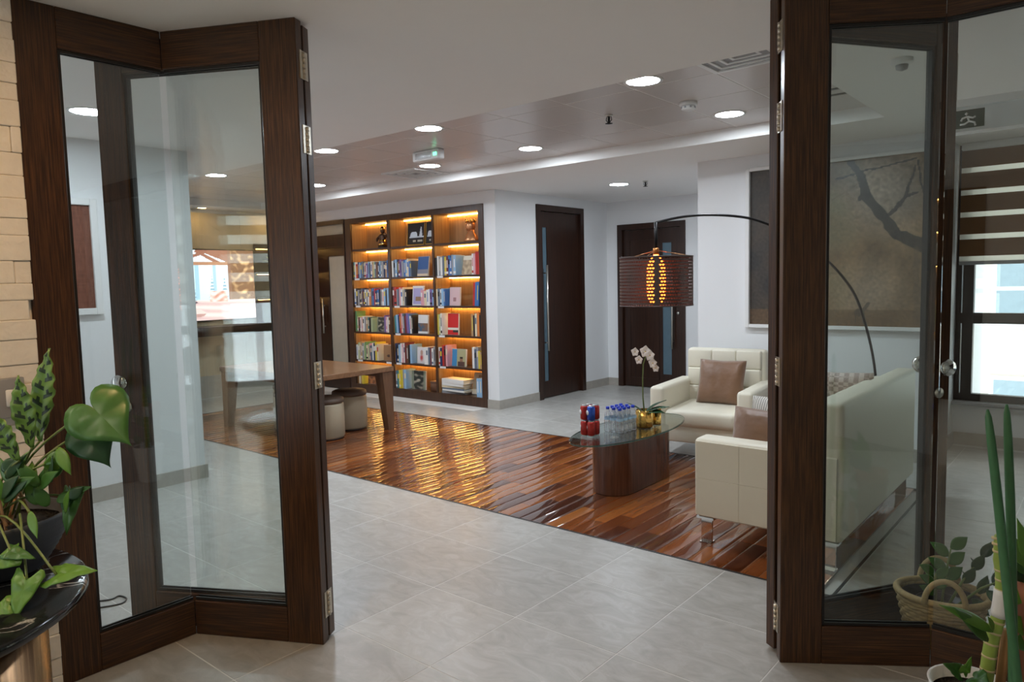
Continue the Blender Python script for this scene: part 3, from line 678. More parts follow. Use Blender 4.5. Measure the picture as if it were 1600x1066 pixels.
# fifth shelf
run(0, 4, 0, .66, ['white', 'pale green', 'cream', 'tan', 'grey', 'pale green', 'green', 'cream', 'pale green', 'pink', 'slate', 'white', 'navy', 'yellow', 'cream'], .20, .255)
faceout(0, 4, .69, .98, .215, fn_brown, 'brown kraft book standing face out', -2)
run(1, 4, .02, .46, ['navy', 'black', 'light blue', 'white', 'pink', 'white', 'maroon', 'brown', 'black', 'light blue'], .22, .27)
faceout(1, 4, .48, .69, .21, fn_child, 'white and red book standing face out', -4)
run(1, 4, .73, 1, ['white', 'white', 'slate', 'maroon', 'white', 'grey', 'slate'], .20, .235)
run(2, 4, .01, .22, ['white', 'navy', 'red', 'maroon', 'pink', 'pink'], .21, .265)
faceout(2, 4, .25, .56, .215, fn_port, 'blue and olive portrait book facing out', -5)
run(2, 4, .78, 1, ['white', 'slate', 'grey', 'yellow', 'tan', 'pink'], .19, .26)
# bottom shelf
run(0, 5, .05, .20, ['cream', 'tan', 'yellow'], .2, .24)
faceout(0, 5, .22, .56, .24, fn_food, 'brown cookery book standing face out', -4)
run(0, 5, .84, 1, ['teal', 'white', 'maroon', 'maroon'], .19, .22)
run(1, 5, .01, .30, ['slate', 'teal', 'yellow', 'yellow', 'grey', 'light blue', 'white', 'white'], .23, .27)
faceout(1, 5, .33, .66, .245, fn_dark, 'large dark photo book standing face out', -3)
t = thing('box_file', 'low dark brown box, %s' % blab(1, 5, 'storage box').split(', ', 1)[1], 'box', ((bays[1][0]+.80*.79), BY+.06, tops[5]))
obj('body', G().rbox(-.02, 0, 0, .14, .16, .10, .004, 1), BM['brown'], t); obj('lid', G().rbox(-.024, -.004, .10, .144, .164, .125, .004, 1), BM['brown'], t)
zz = tops[5]
for k, (c, th) in enumerate((('grey', .03), ('white', .022), ('slate', .016), ('cream', .03), ('white', .035), ('white', .05))):
    o = link('book', book_mesh(c, 'cream', 3), [], None, (bays[2][0]+.04+rnd.uniform(-.01, .01), BY+.03, zz+th/2), (0, R(90), R(rnd.uniform(-4, 4))), (th-.001, .19, .40+rnd.uniform(-.03, .02)))
    tag(o, '%s book lying flat, %s of the stack on the bottom right shelf' % (c, ['lowest', 'second from bottom', 'third from bottom', 'fourth from bottom', 'second from top', 'topmost'][k]), 'book', 'stack of books lying flat'); zz += th
faceout(2, 5, .58, .86, .27, fn_woman, 'cream portrait book leaning behind stack', -14, yoff=.11)
run(2, 5, .86, 1, ['light blue', 'light blue'], .225, .23, .04, .045)
# ornaments on the top shelf
a, b2 = bays[0]; t = thing('figurine', 'dark bronze figurine with a pale gold cap on the top left shelf', 'figurine', (a+.56*(b2-a)+.1, BY+.12, tops[0]))
obj('plinth', G().lathe([(.07, 0), (.07, .025), (.055, .03)], 20), black_metal, t)
g = G(); g.lathe([(.055, .03), (.06, .07), (.04, .11), (.055, .15), (.048, .18), (.02, .195), (.018, .205)], 18); g.tube([(-.05, 0, .17), (-.095, -.02, .12), (-.06, -.05, .10)], [.02, .018, .014], 8); g.tube([(.05, 0, .17), (.09, -.01, .15), (.085, -.03, .20)], [.02, .018, .014], 8)
obj('body', g, dark_bronze, t); obj('drapery', G().lathe([(.075, .03), (.062, .07), (.05, .11), (.046, .112)], 14, sx=.95, sy=.9), gold, t)
obj('head', G().lathe([(.0, .2), (.026, .205), (.033, .225), (.03, .245), (0, .252)], 16), dark_bronze, t); obj('cap', G().lathe([(.036, .24), (.034, .265), (.018, .285), (0, .29)], 16), gold, t)
def fn_mosque(u, v):
    c = (.012, .012, .015)
    d = math.hypot((u-.36)*1.0, (v-.42)*.95)
    if .35 < v < .62 and d < .22: c = (.62, .68, .74)
    if .32 < v < .38 and u > .1: c = (.55, .62, .68)
    if abs(u-.80) < .10*(1-v)*1.6 and .32 < v < .85: c = (.60, .64, .68)
    if .12 < v < .20 and (.32 < u < .5 or .62 < u < .9): c = (.5, .44, .34)
    return c
a, b2 = bays[1]
for k, (x0, wd_, ytilt) in enumerate(((a+.24, .33, 0), (a+.585, .20, 0))):
    t = thing('picture_plaque', ['black plaque with pale domed building and gold frame on top middle shelf', 'narrower black plaque with gold frame beside the divider on top middle shelf'][k], 'plaque', (x0, BY+.08, tops[0]))
    Mt = Matrix.Rotation(R(-6), 4, 'X') @ Matrix.Translation((0, 0, .003)); hh = .29
    g = G(); g.box(0, 0, 0, wd_, .015, hh, 0, Mt); obj('board', g, black_metal, t)
    g = G()
    for q in ((0, 0, .012, hh), (wd_-.012, 0, wd_, hh), (0, 0, wd_, .012), (0, hh-.008, wd_, hh)): g.box(q[0], -.008, q[1], q[2], .0, q[3], 0, Mt)
    obj('gold_frame', g, gold, t)
    picture('picture_print', wd_-.03, hh-.03, 44, 44, fn_mosque, picture_m, t, Mt @ Matrix.Translation((.015, -.002, .015)))
    obj('easel_leg', G().tube([(wd_/2, .02, .2), (wd_/2, .10, .004)], .005, 6), black_metal, t)
a, b2 = bays[2]; t = thing('bust', 'copper coloured crowned bust on the top right shelf', 'statue', (a+.53, BY+.12, tops[0]))
obj('shoulders', G().lathe([(.105, 0), (.10, .03), (.075, .075), (.045, .11), (.042, .14)], 22, sy=.75), copper, t)
g = G(); g.lathe([(.03, .13), (.052, .15), (.06, .19), (.055, .225), (.048, .235)], 20, M=Matrix.Translation((-.01, 0, 0))); g.tube([(-.06, 0, .185), (-.085, 0, .165), (-.06, 0, .158)], [.008, .012, .008], 8); g.tube([(-.055, 0, .14), (-.03, 0, .13)], .02, 8); obj('head', g, copper, t)
g = G()
for k in range(9): an = 2*math.pi*k/9; g.tube([(.05*math.cos(an)-.01, .05*math.sin(an), .232), (.06*math.cos(an)-.01, .06*math.sin(an), .268)], [.014, .008], 6)
obj('crown', g, gold, t)

# ------------------------------------------------------------------ television wall
tvw = thing('wall_cladding', 'warm beige stone cladding of the television wall', 'cladding', (-9.5, 4.3, .30))
beige = plain('beige_marble', (.56, .46, .32), .25, var=.12, scale=3)
for k in range(3):
    for j in range(2): obj('slab', G().rbox(.0, -.9+k*1.0, j*1.1, .02, .098-.0+k*1.0, j*1.1+1.098, .003, 1, smooth=False), beige, tvw)
t = thing('television', 'wall-mounted television showing a snowy cabin lounge', 'television', (-9.47, 5.04, 1.53))
obj('bezel', G().rbox(.0, -1.0, -.485, .045, .52, .485, .006, 1), black_metal, t)
def fn_tv(u, v):
    beams = min(segd(u, v, .2, .8, .62, 1.02)[0], segd(u, v, .45, .98, .7, .78)[0])
    c = lerp((.55, .75, .95), (.80, .90, 1.0), v)
    if v < .78 and u < .78:
        tr = math.sin(u*75)+.6*math.sin(u*41+2)
        if tr > .75 and v > .3: c = (.36, .52, .70)
        for tx in (.25, .40, .58, .70):
            if abs(u-tx) < .035*(1-(v-.28)/.36) and .28 < v < .64 and (int(v*40) % 2): c = (.22, .36, .46)
    if v > .82: c = (.30, .12, .08) if (u-.45)*.9 > (1-v)*1.5 or beams < .02 else c
    if .78 < v < .83: c = (.42, .20, .12)
    if u > .76 and v > .28: c = lerp((.20, .09, .05), (.85, .5, .25), 1.6*nz(u*18, v*14, 2))
    if u > .74 and u < .77: c = (.25, .12, .08)
    if v < .28: c = lerp((.62, .40, .40), (.80, .62, .60), .5+.5*math.sin(v*60+u*6))
    if math.hypot((u-.42)*1.6, (v-.10)*2.4) < .14: c = (.48, .26, .24) if v < .1 else (.72, .55, .52)
    if .55 < u < .72 and .26 < v < .42: c = lerp((.55, .22, .16), (.85, .75, .72), .5+nz(u*20, v*20))
    if math.hypot((u-.33)*1.4, (v-.26)*5) < .15: c = (.08, .04, .06)
    return c
Mtv = Matrix.Translation((.047, -.985, -.47)) @ Matrix.Rotation(R(90), 4, 'Z')
picture('screen', 1.49, .94, 130, 84, fn_tv, screen_m, t, Mtv)
t = thing('display_niche', 'dark lit display niches on the wall beside the television', 'shelf', (-9.47, 5.86, 1.0))
obj('back_board', G().box(0, -.28, -.05, .015, .28, 1.10), door_wood, t)
for k in range(4):
    s2 = obj('shelf', G().rbox(.015, -.28, -.05+k*.36, .20, .28, -.02+k*.36, .003, 1), door_wood, t)
    if k: obj('light_strip', G().box(.02, -.25, -.056+k*.36, .035, .25, -.051+k*.36), strip_e, s2)
t = thing('side_cabinet', 'long low dark media shelf under the television', 'cabinet', (-9.29, 5.0, .86)); obj('body', G().rbox(-.17, -.95, 0, .17, .75, .12, .006, 2), black_metal, t); obj('drawer_front', G().rbox(.168, -.93, .012, .18, .73, .108, .003, 1), door_wood, t)
leaf_gold = plain('olive_gold_leaf', (.45, .40, .10), .5)

# ------------------------------------------------------------------ leaves
def leaf_mesh(kind, L, W, curl=.18, fold=.10, n=10, mcols=1):
    """leaf in local coords: base at origin, runs along +y, faces +z"""
    g = G(); vs = []; m2 = 4
    if kind in ('heart', 'arrow'):                      # outline leaves: rings shrinking towards a point on the midrib
        if kind == 'heart':
            out = []
            for q in range(36):
                a = 2*math.pi*q/36; x = math.sin(a)**3; y = (13*math.cos(a)-5*math.cos(2*a)-2*math.cos(3*a)-math.cos(4*a))/16
                out.append((x*W/2*1.05, L*(.31-y*.69)))     # notch near 0, tip at L
        else:
            half = [(0, 0), (.10, -.05), (.22, -.17), (.34, -.26), (.43, -.24), (.48, -.12), (.46, .05), (.40, .22), (.32, .42), (.22, .62), (.11, .82), (0, 1)]
            out = [(x*W, y*L) for x, y in half]+[(-x*W, y*L) for x, y in half[-2:0:-1]]
        N = len(out); cx0, cy0 = 0, .30*L
        def zf(x, y): return -curl*L*(max(0, y)/L)**2+fold*abs(x)*1.2-.5*x*x/W+.004*math.sin(y/L*14)*min(1, abs(x)/W*4)
        vs = [(cx0, cy0, zf(0, cy0))]
        for k in range(1, 6):
            for (x, y) in out: X, Y = cx0+(x-cx0)*k/5, cy0+(y-cy0)*k/5; vs.append((X, Y, zf(X, Y)))
        fs = [(0, 1+j, 1+(j+1) % N) for j in range(N)]
        for k in range(4): fs += [(1+k*N+j, 1+(k+1)*N+j, 1+(k+1)*N+(j+1) % N, 1+k*N+(j+1) % N) for j in range(N)]
        g.add(vs, fs, 0, True); return g
    for i in range(n+1):
        t = i/n
        if kind == 'heart': wv = (1-(1-min((t+.03)/.32, 1))**2)**.5*(1 if t < .32 else 1-((t-.32)/.68)**1.7)
        elif kind == 'arrow': wv = max(0, (1-t)**.85*(1.0 if t > .12 else .75+t*2))
        elif kind == 'spear': wv = max(0, math.sin(math.pi*(t*.94+.06)**.8))*.95
        else: wv = math.sin(math.pi*(t*.97+.03)**.85)
        if kind == 'calathea': wv *= 1+.05*math.sin(t*42)
        wv = max(wv, .012)
        for j in range(-m2, m2+1):
            s = j/m2; x = s*W/2*wv; y = t*L; zz = -curl*L*t*t+fold*abs(x)-.12*W*abs(s)**2*.5
            if kind in ('heart', 'arrow') : y -= (abs(s)**1.3)*(L*(.20 if kind == 'heart' else .30))*(1-t)**2
            if kind == 'calathea': zz += .006*math.sin(t*36)*abs(s); y += abs(s)*L*.13*(1-t)*min(1, t*6)
            vs.append((x, y, zz))
    k = 2*m2+1
    for i in range(n):
        for j in range(k-1):
            mi = 0
            if mcols > 1:
                s = abs((j-m2)+.5)
                ph = 0 if j < m2 else 2
                if 0 < i < n-1 and (((i+ph) % 4 == 0 and s < 3) or ((i+ph) % 4 == 1 and 1 < s < 2)): mi = 1
            g.add([], [], 0)
            g.f.append([i*k+j, i*k+j+1, (i+1)*k+j+1, (i+1)*k+j]); g.m.append(mi); g.s.append(True)
    g.v = vs
    return g
def place_leaf(parent, g, mats, base, tip, face, name='leaf', origin=None):
    b0 = Vector(base)-(Vector(origin) if origin is not None else Vector()); y = (Vector(tip)-Vector(base)).normalized(); f = Vector(face); z = (f-y*f.dot(y)).normalized(); x = y.cross(z)
    M = Matrix(((x.x, y.x, z.x, b0.x), (x.y, y.y, z.y, b0.y), (x.z, y.z, z.z, b0.z), (0, 0, 0, 1)))
    o = obj(name, g, mats, parent)
    o.matrix_local = M
    md = o.modifiers.new('thickness', 'SOLIDIFY'); md.thickness = .0012
    return o
def leafmat(name, col, rough=.38):
    m = plain(name, col, rough, var=.25, scale=25); b = m.node_tree.nodes['Principled BSDF']
    return m
green_a = leafmat('mid_green_leaf', (.05, .155, .028)); green_b = leafmat('bright_green_leaf', (.115, .27, .035)); green_c = leafmat('deep_green_leaf', (.016, .07, .022)); green_d = leafmat('calathea_green', (.12, .25, .045)); dark_blotch = leafmat('calathea_blotch', (.012, .035, .016)); green_sn = leafmat('spear_green', (.05, .17, .07)); stem_m = leafmat('green_stem', (.16, .22, .06)); root_m = plain('brown_aerial_root', (.30, .16, .07), .8, var=.3); cane_m = leafmat('cane_green', (.30, .42, .08)); ring_m = plain('cane_ring', (.62, .52, .30), .7, var=.15)

# niche ornament by the television
t = thing('gilded_plant', 'small golden leaf ornament on the niche top beside the television', 'plant', (-9.36, 5.86, 2.06-.35-.0))
for k in range(12):
    an = rnd.uniform(0, 6.28); d = Vector((math.cos(an)*.7, math.sin(an), rnd.uniform(.5, 1.6))).normalized()*rnd.uniform(.12, .2)
    place_leaf(t, leaf_mesh('oval', d.length, .05), leaf_gold, (0, 0, .02), d, (-.3, .1, 1))
obj('vase', G().lathe([(.03, 0), (.045, .03), (.03, .07), (.02, .09)], 14), gold, t)
for ch in list(t.children):
    if ch.name.startswith('leaf'): ch.location.z += .08

# ------------------------------------------------------------------ framed pictures
def fn_art(u, v): q = .5+.35*nz(u*70, v*14)+.2*nz(u*9, v*60, 4); return lerp((.13, .045, .03), (.26, .105, .065), q)
t = thing('framed_art', 'brown woven art in a white frame on the wall behind the left glass', 'framed art', (-5.52, 1.63, 1.33))
g = G(); Wf, Hf = .86, .80
for q in ((-.43, 0, -.385, Hf), (.385, 0, .43, Hf), (-.385, 0, .385, .045), (-.385, Hf-.045, .385, Hf)): g.rbox(.0, q[0], q[1], .035, q[2], q[3], .003, 1, smooth=False)
obj('picture_frame', g, white_plastic, t)
picture('canvas', .77, .71, 70, 60, fn_art, picture_m, t, Matrix.Translation((.015, -.385, .045)) @ Matrix.Rotation(R(90), 4, 'Z'))
PX0, PX1, PZ0, PZ1 = -2.56, -1.13, 1.035, 2.425
def fn_forest(u, v):
    n1 = nz(u*6, v*6, 1); n2 = nz(u*22, v*22, 2); n3 = nz(u*60, v*60, 3)
    c = lerp((.13, .08, .04), (.36, .235, .125), .55+.7*n1-.5*abs(v-.35)+.25*n2)
    c = lerp(c, (.42, .36, .30), .7*max(0, 1-3.2*math.hypot(u-.80, v-.80))+.35*max(0, 1-4*math.hypot(u-.72, v-.2)))
    if v > .45: c = lerp(c, (.10, .065, .035), max(0, .55*abs(n2)*3*(v-.35)))
    c = lerp(c, (.16, .15, .09), max(0, min(1, 1.3-5*abs(u-.40)-1.2*abs(v-.58)+n1))*.75)
    if u < .22: c = lerp(c, (.030, .028, .026), .93+.3*n1)
    if v < .10: c = lerp(c, (.13, .075, .035), .7)
    def limb(ax, ay, bx, by, w0, w1, col=(.028, .025, .023), k=.95):
        nonlocal c
        d, tt = segd(u+.012*n2, v+.012*nz(u*15, v*15, 8), ax, ay, bx, by)
        if d < w0+(w1-w0)*tt: c = lerp(c, col, k)
    for a_ in ((.60, 1.0, .665, .90, .02, .02), (.665, .90, .69, .78, .02, .026), (.69, .78, .78, .66, .026, .028), (.78, .66, .86, .54, .028, .032), (.86, .54, 1.0, .47, .032, .04),
               (.82, .66, .90, .76, .012, .01), (.90, .76, .96, .78, .01, .006), (.90, .76, .94, .93, .009, .005), (.69, .80, .66, .76, .016, .012)): limb(*a_)
    limb(.33, .02, .36, .45, .028, .018, (.15, .11, .07), .6); limb(.97, .06, .96, .45, .018, .014, (.13, .09, .06), .6); limb(.52, .9, .95, .97, .006, .004); limb(.40, .72, .66, .86, .005, .004, (.14, .09, .05), .7); limb(.96, .96, 1, .7, .006, .004)
    if math.hypot((u-.665)*1.2, (v-.085)*1.6) < .035 or segd(u, v, .69, .10, .715, .14)[0] < .010 or segd(u, v, .645, .07, .645, .02)[0] < .005 or segd(u, v, .69, .07, .69, .02)[0] < .005: c = (.09, .065, .045)
    return tuple(max(0, q*(1+.35*n3)) for q in c)
t = thing('framed_picture', 'large misty woodland picture with a bare branch in a white frame', 'picture', ((PX0+PX1)/2, 6.3, PZ0))
hw = (PX1-PX0)/2; hh = PZ1-PZ0; g = G()
for q in ((-hw, 0, -hw+.035, hh), (hw-.035, 0, hw, hh), (-hw+.035, 0, hw-.035, .03), (-hw+.035, hh-.03, hw-.035, hh)): g.rbox(q[0], -.05, q[1], q[2], 0, q[3], .003, 1, smooth=False)
obj('picture_frame', g, white_plastic, t)
picture('print', 2*hw-.07, hh-.06, 170, 150, fn_forest, picture_m, t, Matrix.Translation((-hw+.035, -.02, .03)))

# ------------------------------------------------------------------ long table and stools
TH = .65
t = thing('meeting_table', 'long walnut table with tapered legs on the parquet', 'table', (-6.55, 4.38, 0)); hx, hy = .85, .49
obj('table_top', G().rbox(-hx, -hy, TH-.05, hx, hy, TH, .004, 1, smooth=False), table_wood, t)
for sx in (-1, 1):
    for sy in (-1, 1):
        g = G(); a, b2 = .13, .075; vs = []
        for zz, w_ in ((0, b2), (TH-.05, a)):
            for (i, j) in ((0, 0), (1, 0), (1, 1), (0, 1)): vs.append((sx*(hx-.012-i*w_), sy*(hy-.012-j*w_), zz))
        g.add(vs, [(0, 1, 2, 3), (4, 5, 6, 7), (0, 1, 5, 4), (1, 2, 6, 5), (2, 3, 7, 6), (3, 0, 4, 7)]); obj('leg', g, tleg_wood, t)
g = G(); g.box(-hx+.14, -hy+.06, TH-.11, hx-.14, -hy+.08, TH-.05); g.box(-hx+.14, hy-.08, TH-.11, hx-.14, hy-.06, TH-.05); obj('apron', g, tleg_wood, t)
stool_body = plain('taupe_leather', (.40, .335, .235), .45, var=.05); stool_top = plain('dark_brown_cushion', (.10, .065, .045), .5)
def stool(x, y, label):
    t = thing('stool', label, 'stool', (x, y, 0), 0, 'round upholstered stools')
    obj('body', G().lathe([(.165, .012), (.178, .03), (.180, .20), (.176, .33), (.168, .355), (.1, .36)], 32), stool_body, t)
    obj('seat', G().lathe([(.172, .352), (.180, .365), (.176, .395), (.15, .408), (0, .412)], 32), stool_top, t)
    obj('base_ring', G().lathe([(.16, 0), (.17, .004), (.168, .014)], 24), black_metal, t)
stool(-5.93, 4.06+.12, 'taupe cylindrical stool with brown top nearest the glass door, under the table')
stool(-6.13, 4.62, 'taupe cylindrical stool with brown top beside the splayed table leg')
stool(-6.62, 4.25, 'taupe cylindrical stool deeper under the middle of the table')
stool(-7.12, 4.55, 'taupe cylindrical stool at the far left end under the table')

# ------------------------------------------------------------------ sofa and armchair
def puff(g, x0, y0, z0, x1, y1, z1, r=.02): g.rbox(x0, y0, z0, x1, y1, z1, r, 3)
def legs(parent, pts):
    for (x, y) in pts:
        g = G(); g.box(x-.032, y-.006, .0, x+.032, y+.006, .15); g.box(x-.032, y-.03, .0, x+.032, y+.03, .006); g.box(x-.05, y-.03, .138, x+.05, y+.03, .15); obj('leg', g, chrome, parent)
# sofa local frame: faces -x, x 0 (back) .. -.79 (front), y 0 (near arm) .. 1.64
t = thing('sofa', 'long cream leather sofa with its back to the right glass', 'sofa', (-1.02, 3.70, 0)); LS = 1.65; DS = .79; AW = .16
obj('base', G().rbox(-DS+.03, .03, .15, -.02, LS-.03, .29, .015, 2), leather, t)
for yy in (0, LS-AW):
    a = obj('armrest', G().rbox(-DS, yy+.004, .15, -.012, yy+AW-.004, .60, .03, 4), leather, t)
    for i in range(3):
        for j in range(2):
            for face in (0, 1):
                y0 = yy if face == 0 else yy+AW-.012
                x0 = -DS+.015+i*(DS-.04)/3; z0 = .165+j*.21
                g = G(); g.rbox(x0, y0-.002, z0, x0+(DS-.04)/3-.0004, y0+.014, z0+.2096, .0025, 2, smooth=False); obj('side_panel', g, leather, a)
obj('back_core', G().rbox(-.125, .012, .15, 0, LS-.012, .862, .03, 4), leather, t)
nb = 6
for i in range(nb):
    for j in range(2):
        y0 = AW+i*(LS-2*AW)/nb; g = G(); puff(g, -.23, y0+.002, .42+j*.2, -.10, y0+(LS-2*AW)/nb-.002, .42+j*.2+.198, .03); obj('back_panel', g, leather, t)
for i in range(2):
    y0 = AW+i*(LS-2*AW)/2; g = G(); puff(g, -DS+.01, y0+.003, .28, -.20, y0+(LS-2*AW)/2-.003, .43, .04); obj('seat_cushion', g, leather, t)
legs(t, [(-DS+.06, .05), (-DS+.06, LS-.05), (-.07, .05), (-.07, LS-.05)])
# armchair local: faces -y, x 0..W, y 0 (front) .. depth
WA, DA, AA = .84, .82, .125
t = thing('armchair', 'cream leather armchair with tufted back beside the dark door', 'armchair', (-2.97, 5.27, 0), R(7))
obj('base', G().rbox(.03, .03, .15, WA-.03, DA-.02, .29, .015, 2), leather, t)
for xx in (0, WA-AA):
    obj('armrest', G().rbox(xx, 0, .15, xx+AA, DA-.06, .60, .03, 4), leather, t)
obj('back_core', G().rbox(.075, DA-.12, .15, WA-.075, DA, .86, .035, 4), leather, t)
for i in range(3):
    for j in range(3):
        x0 = AA-.02+i*(WA-2*AA+.04)/3; g = G(); puff(g, x0+.0008, DA-.17-.012*(2-j), .38+j*.158, x0+(WA-2*AA+.04)/3-.0008, DA-.06, .38+(j+1)*.158-.0016, .012); obj('back_panel', g, leather, t)
g = G(); puff(g, AA+.003, -.005, .28, WA-AA-.003, DA-.18, .42, .04); obj('seat_cushion', g, leather, t)
legs(t, [(.07, .06), (WA-.07, .06), (.07, DA-.06), (WA-.07, DA-.06)])
def cushion(name, label, W, Ht, D_, loc, rot, mat_, stripe=None):
    vs = []; n = 14; k = n+1
    for sgn in (1, -1):
        for j in range(k):
            for i in range(k):
                u, v = i/n*2-1, j/n*2-1; e = ((1-u**4)*(1-v**4))**.55
                px_, pz_ = u*W/2*(1-.05*(1-abs(v))**1.0*abs(u)), v*Ht/2*(1-.05*(1-abs(u))*abs(v))
                vs.append((px_, -sgn*(D_/2*e+.004)+.008*e*nz(u*2.5, v*2.5, sgn+W), pz_))
    g = G(); fs = []
    for s0, sgn in ((0, 1), (k*k, -1)):
        for j in range(n):
            for i in range(n):
                q = (s0+j*k+i, s0+j*k+i+1, s0+(j+1)*k+i+1, s0+(j+1)*k+i); fs.append(q if sgn > 0 else q[::-1])
    for i in range(n):
        for a_, b_ in ((i, i+1), (n*k+i+1, n*k+i)): fs.append((b_, a_, a_+k*k, b_+k*k))
        for a_, b_ in (((i+1)*k, i*k), (i*k+n, (i+1)*k+n)): fs.append((b_, a_, a_+k*k, b_+k*k))
    g.add(vs, fs, 0, True)
    o = obj(name, g, mat_, None, loc, rot); return tag(o, label, 'cushion')
cushion('cushion', 'bronze satin cushion leaning on the armchair back', .40, .38, .13, (-2.58, 5.80, .60), (R(-16), 0, R(4)), brown_satin)
cushion('cushion', 'bronze satin cushion behind the near sofa arm', .46, .34, .12, (-1.47, 3.97, .575), (R(-20), R(2), R(3)), brown_satin)
m, nt, b = nodes_of('ribbed_beige_fabric'); tc = nt.nodes.new('ShaderNodeTexCoord'); wv = nt.nodes.new('ShaderNodeTexWave'); wv.bands_direction = 'X'; wv.inputs['Scale'].default_value = 24; wv.inputs['Distortion'].default_value = 2; nt.links.new(tc.outputs['Object'], wv.inputs[0]); r = ramp(nt, [(.2, (.22, .22, .19)), (.6, (.62, .58, .52))]); nt.links.new(wv.outputs[0], r.inputs[0]); nt.links.new(r.outputs[0], b.inputs['Base Color']); ribbed = m
cushion('cushion', 'ribbed grey and cream cushion behind the bronze cushion on the sofa', .44, .40, .12, (-1.44, 4.12, .60), (R(-24), 0, R(2)), ribbed)
m, nt, b = nodes_of('checked_fabric'); tc = nt.nodes.new('ShaderNodeTexCoord'); ck = nt.nodes.new('ShaderNodeTexChecker'); ck.inputs['Scale'].default_value = 34; ck.inputs[1].default_value = (.62, .50, .44, 1); ck.inputs[2].default_value = (.36, .27, .23, 1); nt.links.new(tc.outputs['Object'], ck.inputs[0]); nt.links.new(ck.outputs[0], b.inputs['Base Color']); checked = m
cushion('cushion', 'checked pink and grey cushion against the far sofa arm', .46, .46, .13, (-1.42, 5.0, .64), (R(16), 0, R(4)), checked)
cushion('cushion', 'checked cushion rising above the sofa back beside the post', .42, .50, .13, (-1.36, 4.30, .665), (R(-14), 0, R(80)), checked)

# ------------------------------------------------------------------ coffee table and what stands on it
GT = .40
t = thing('coffee_table', 'oval glass coffee table on a dark wooden drum base', 'coffee table', (-2.74, 4.58, 0))
def stadium(a, b2, n=14): return [(a*math.cos(q), (b2-a)+a*math.sin(q)) for q in [math.pi*i/n for i in range(n+1)]]+[(a*math.cos(q), -(b2-a)+a*math.sin(q)) for q in [math.pi+math.pi*i/n for i in range(n+1)]]
obj('base', G().prism(stadium(.15, .40), .004, GT-.022, smooth=False), coffee_wood, t, loc=(.03, -.03, 0))
for p in t.children[0].data.polygons: p.use_smooth = len(p.vertices) == 4
obj('foot_plate', G().prism(stadium(.14, .39), 0, .006), black_metal, t, loc=(.03, -.03, 0))
el = [(.27*math.cos(q), .68*math.sin(q)) for q in [2*math.pi*i/72 for i in range(72)]]
g = G(); n = 72; e2 = [(x*.985, y*.993) for x, y in el]
vs = [(x, y, GT-.004) for x, y in el]+[(x, y, GT-.012) for x, y in el]; g.add(vs, [(i, (i+1) % n, n+(i+1) % n, n+i) for i in range(n)], 1, True)
g.prism(e2, GT-.016, GT, 0); obj('glass_top', g, [table_glass, glass_edge], t)
g = G()
for yy in (-.24, .24): g.lathe([(.03, GT-.024), (.03, GT-.0165)], 16, M=Matrix.Translation((.03, yy-.03, 0)))
obj('mount_disc', g, steel, t)
# bottles
def bottle(x, y):
    t = thing('water_bottle', 'small clear water bottle with blue cap in the pack on the glass table', 'bottle', (x, y, GT+.001), 0, 'pack of water bottles')
    obj('body', G().lathe([(.024, 0), (.026, .006), (.026, .05), (.024, .056), (.026, .062), (.026, .12), (.022, .14), (.012, .155), (.011, .165)], 14), clear_plastic, t)
    obj('label_band', G().lathe([(.0264, .088), (.0264, .106)], 14, cap=False), bl_lab, t)
    obj('cap', G().lathe([(.0135, .163), (.0135, .179), (.011, .181), (0, .181)], 12), bl_cap, t); return t
bl_lab = plain('pale_blue_label', (.42, .64, .82), .3); bl_cap = plain('blue_cap', (.02, .06, .62), .3)
first = bottle(-2.80, 4.36); pos = [(-2.80+i*.053+j*.004, 4.37+j*.053-i*.004) for i in range(3) for j in range(4)]
first.location = (pos[0][0], pos[0][1], GT+.001)
for (x, y) in pos[1:]: c = copy_tree(first); c.location = (x, y, GT+.001)
# cans
can_red = plain('red_can_print', (.42, .035, .03), .3, .5, var=.4, scale=60); can_blue = plain('blue_can_print', (.03, .10, .50), .25, .4); can_al = plain('can_aluminium', (.75, .75, .76), .25, 1)
for k in range(8):
    i, j, l = k & 1, (k >> 1) & 1, k >> 2
    colr = ['red', 'red', 'blue', 'red', 'red', 'blue', 'red', 'red'][k]
    t = thing('drink_can', '%s drink can, %s %s of the %s tier on the glass table' % (colr, 'near' if not j else 'far', 'left' if not i else 'right', 'lower' if not l else 'upper'), 'can', (-2.865+i*.056, 4.17+j*.056, GT+.001+l*.108), rnd.uniform(0, 3), 'pack of drink cans')
    obj('body', G().lathe([(.021, .004), (.0285, .012), (.0285, .092), (.023, .103)], 20), can_red if colr == 'red' else can_blue, t)
    obj('lid', G().lathe([(.023, .103), (.024, .1065), (.021, .1055), (0, .1045)], 20), can_al, t); obj('rim', G().lathe([(.021, 0), (.022, .004), (.019, .004)], 20), can_al, t)
    g = G(); g.lathe([(.017, 0), (.017, .0012), (0, .0014)], 18, M=Matrix.Rotation(rnd.uniform(-.4, .4)-t.rotation_euler.z-.6, 4, 'Z') @ Matrix.Translation((0, -.0285, .06)) @ Matrix.Rotation(R(90), 4, 'X')); obj('emblem', g, white_plastic, t)
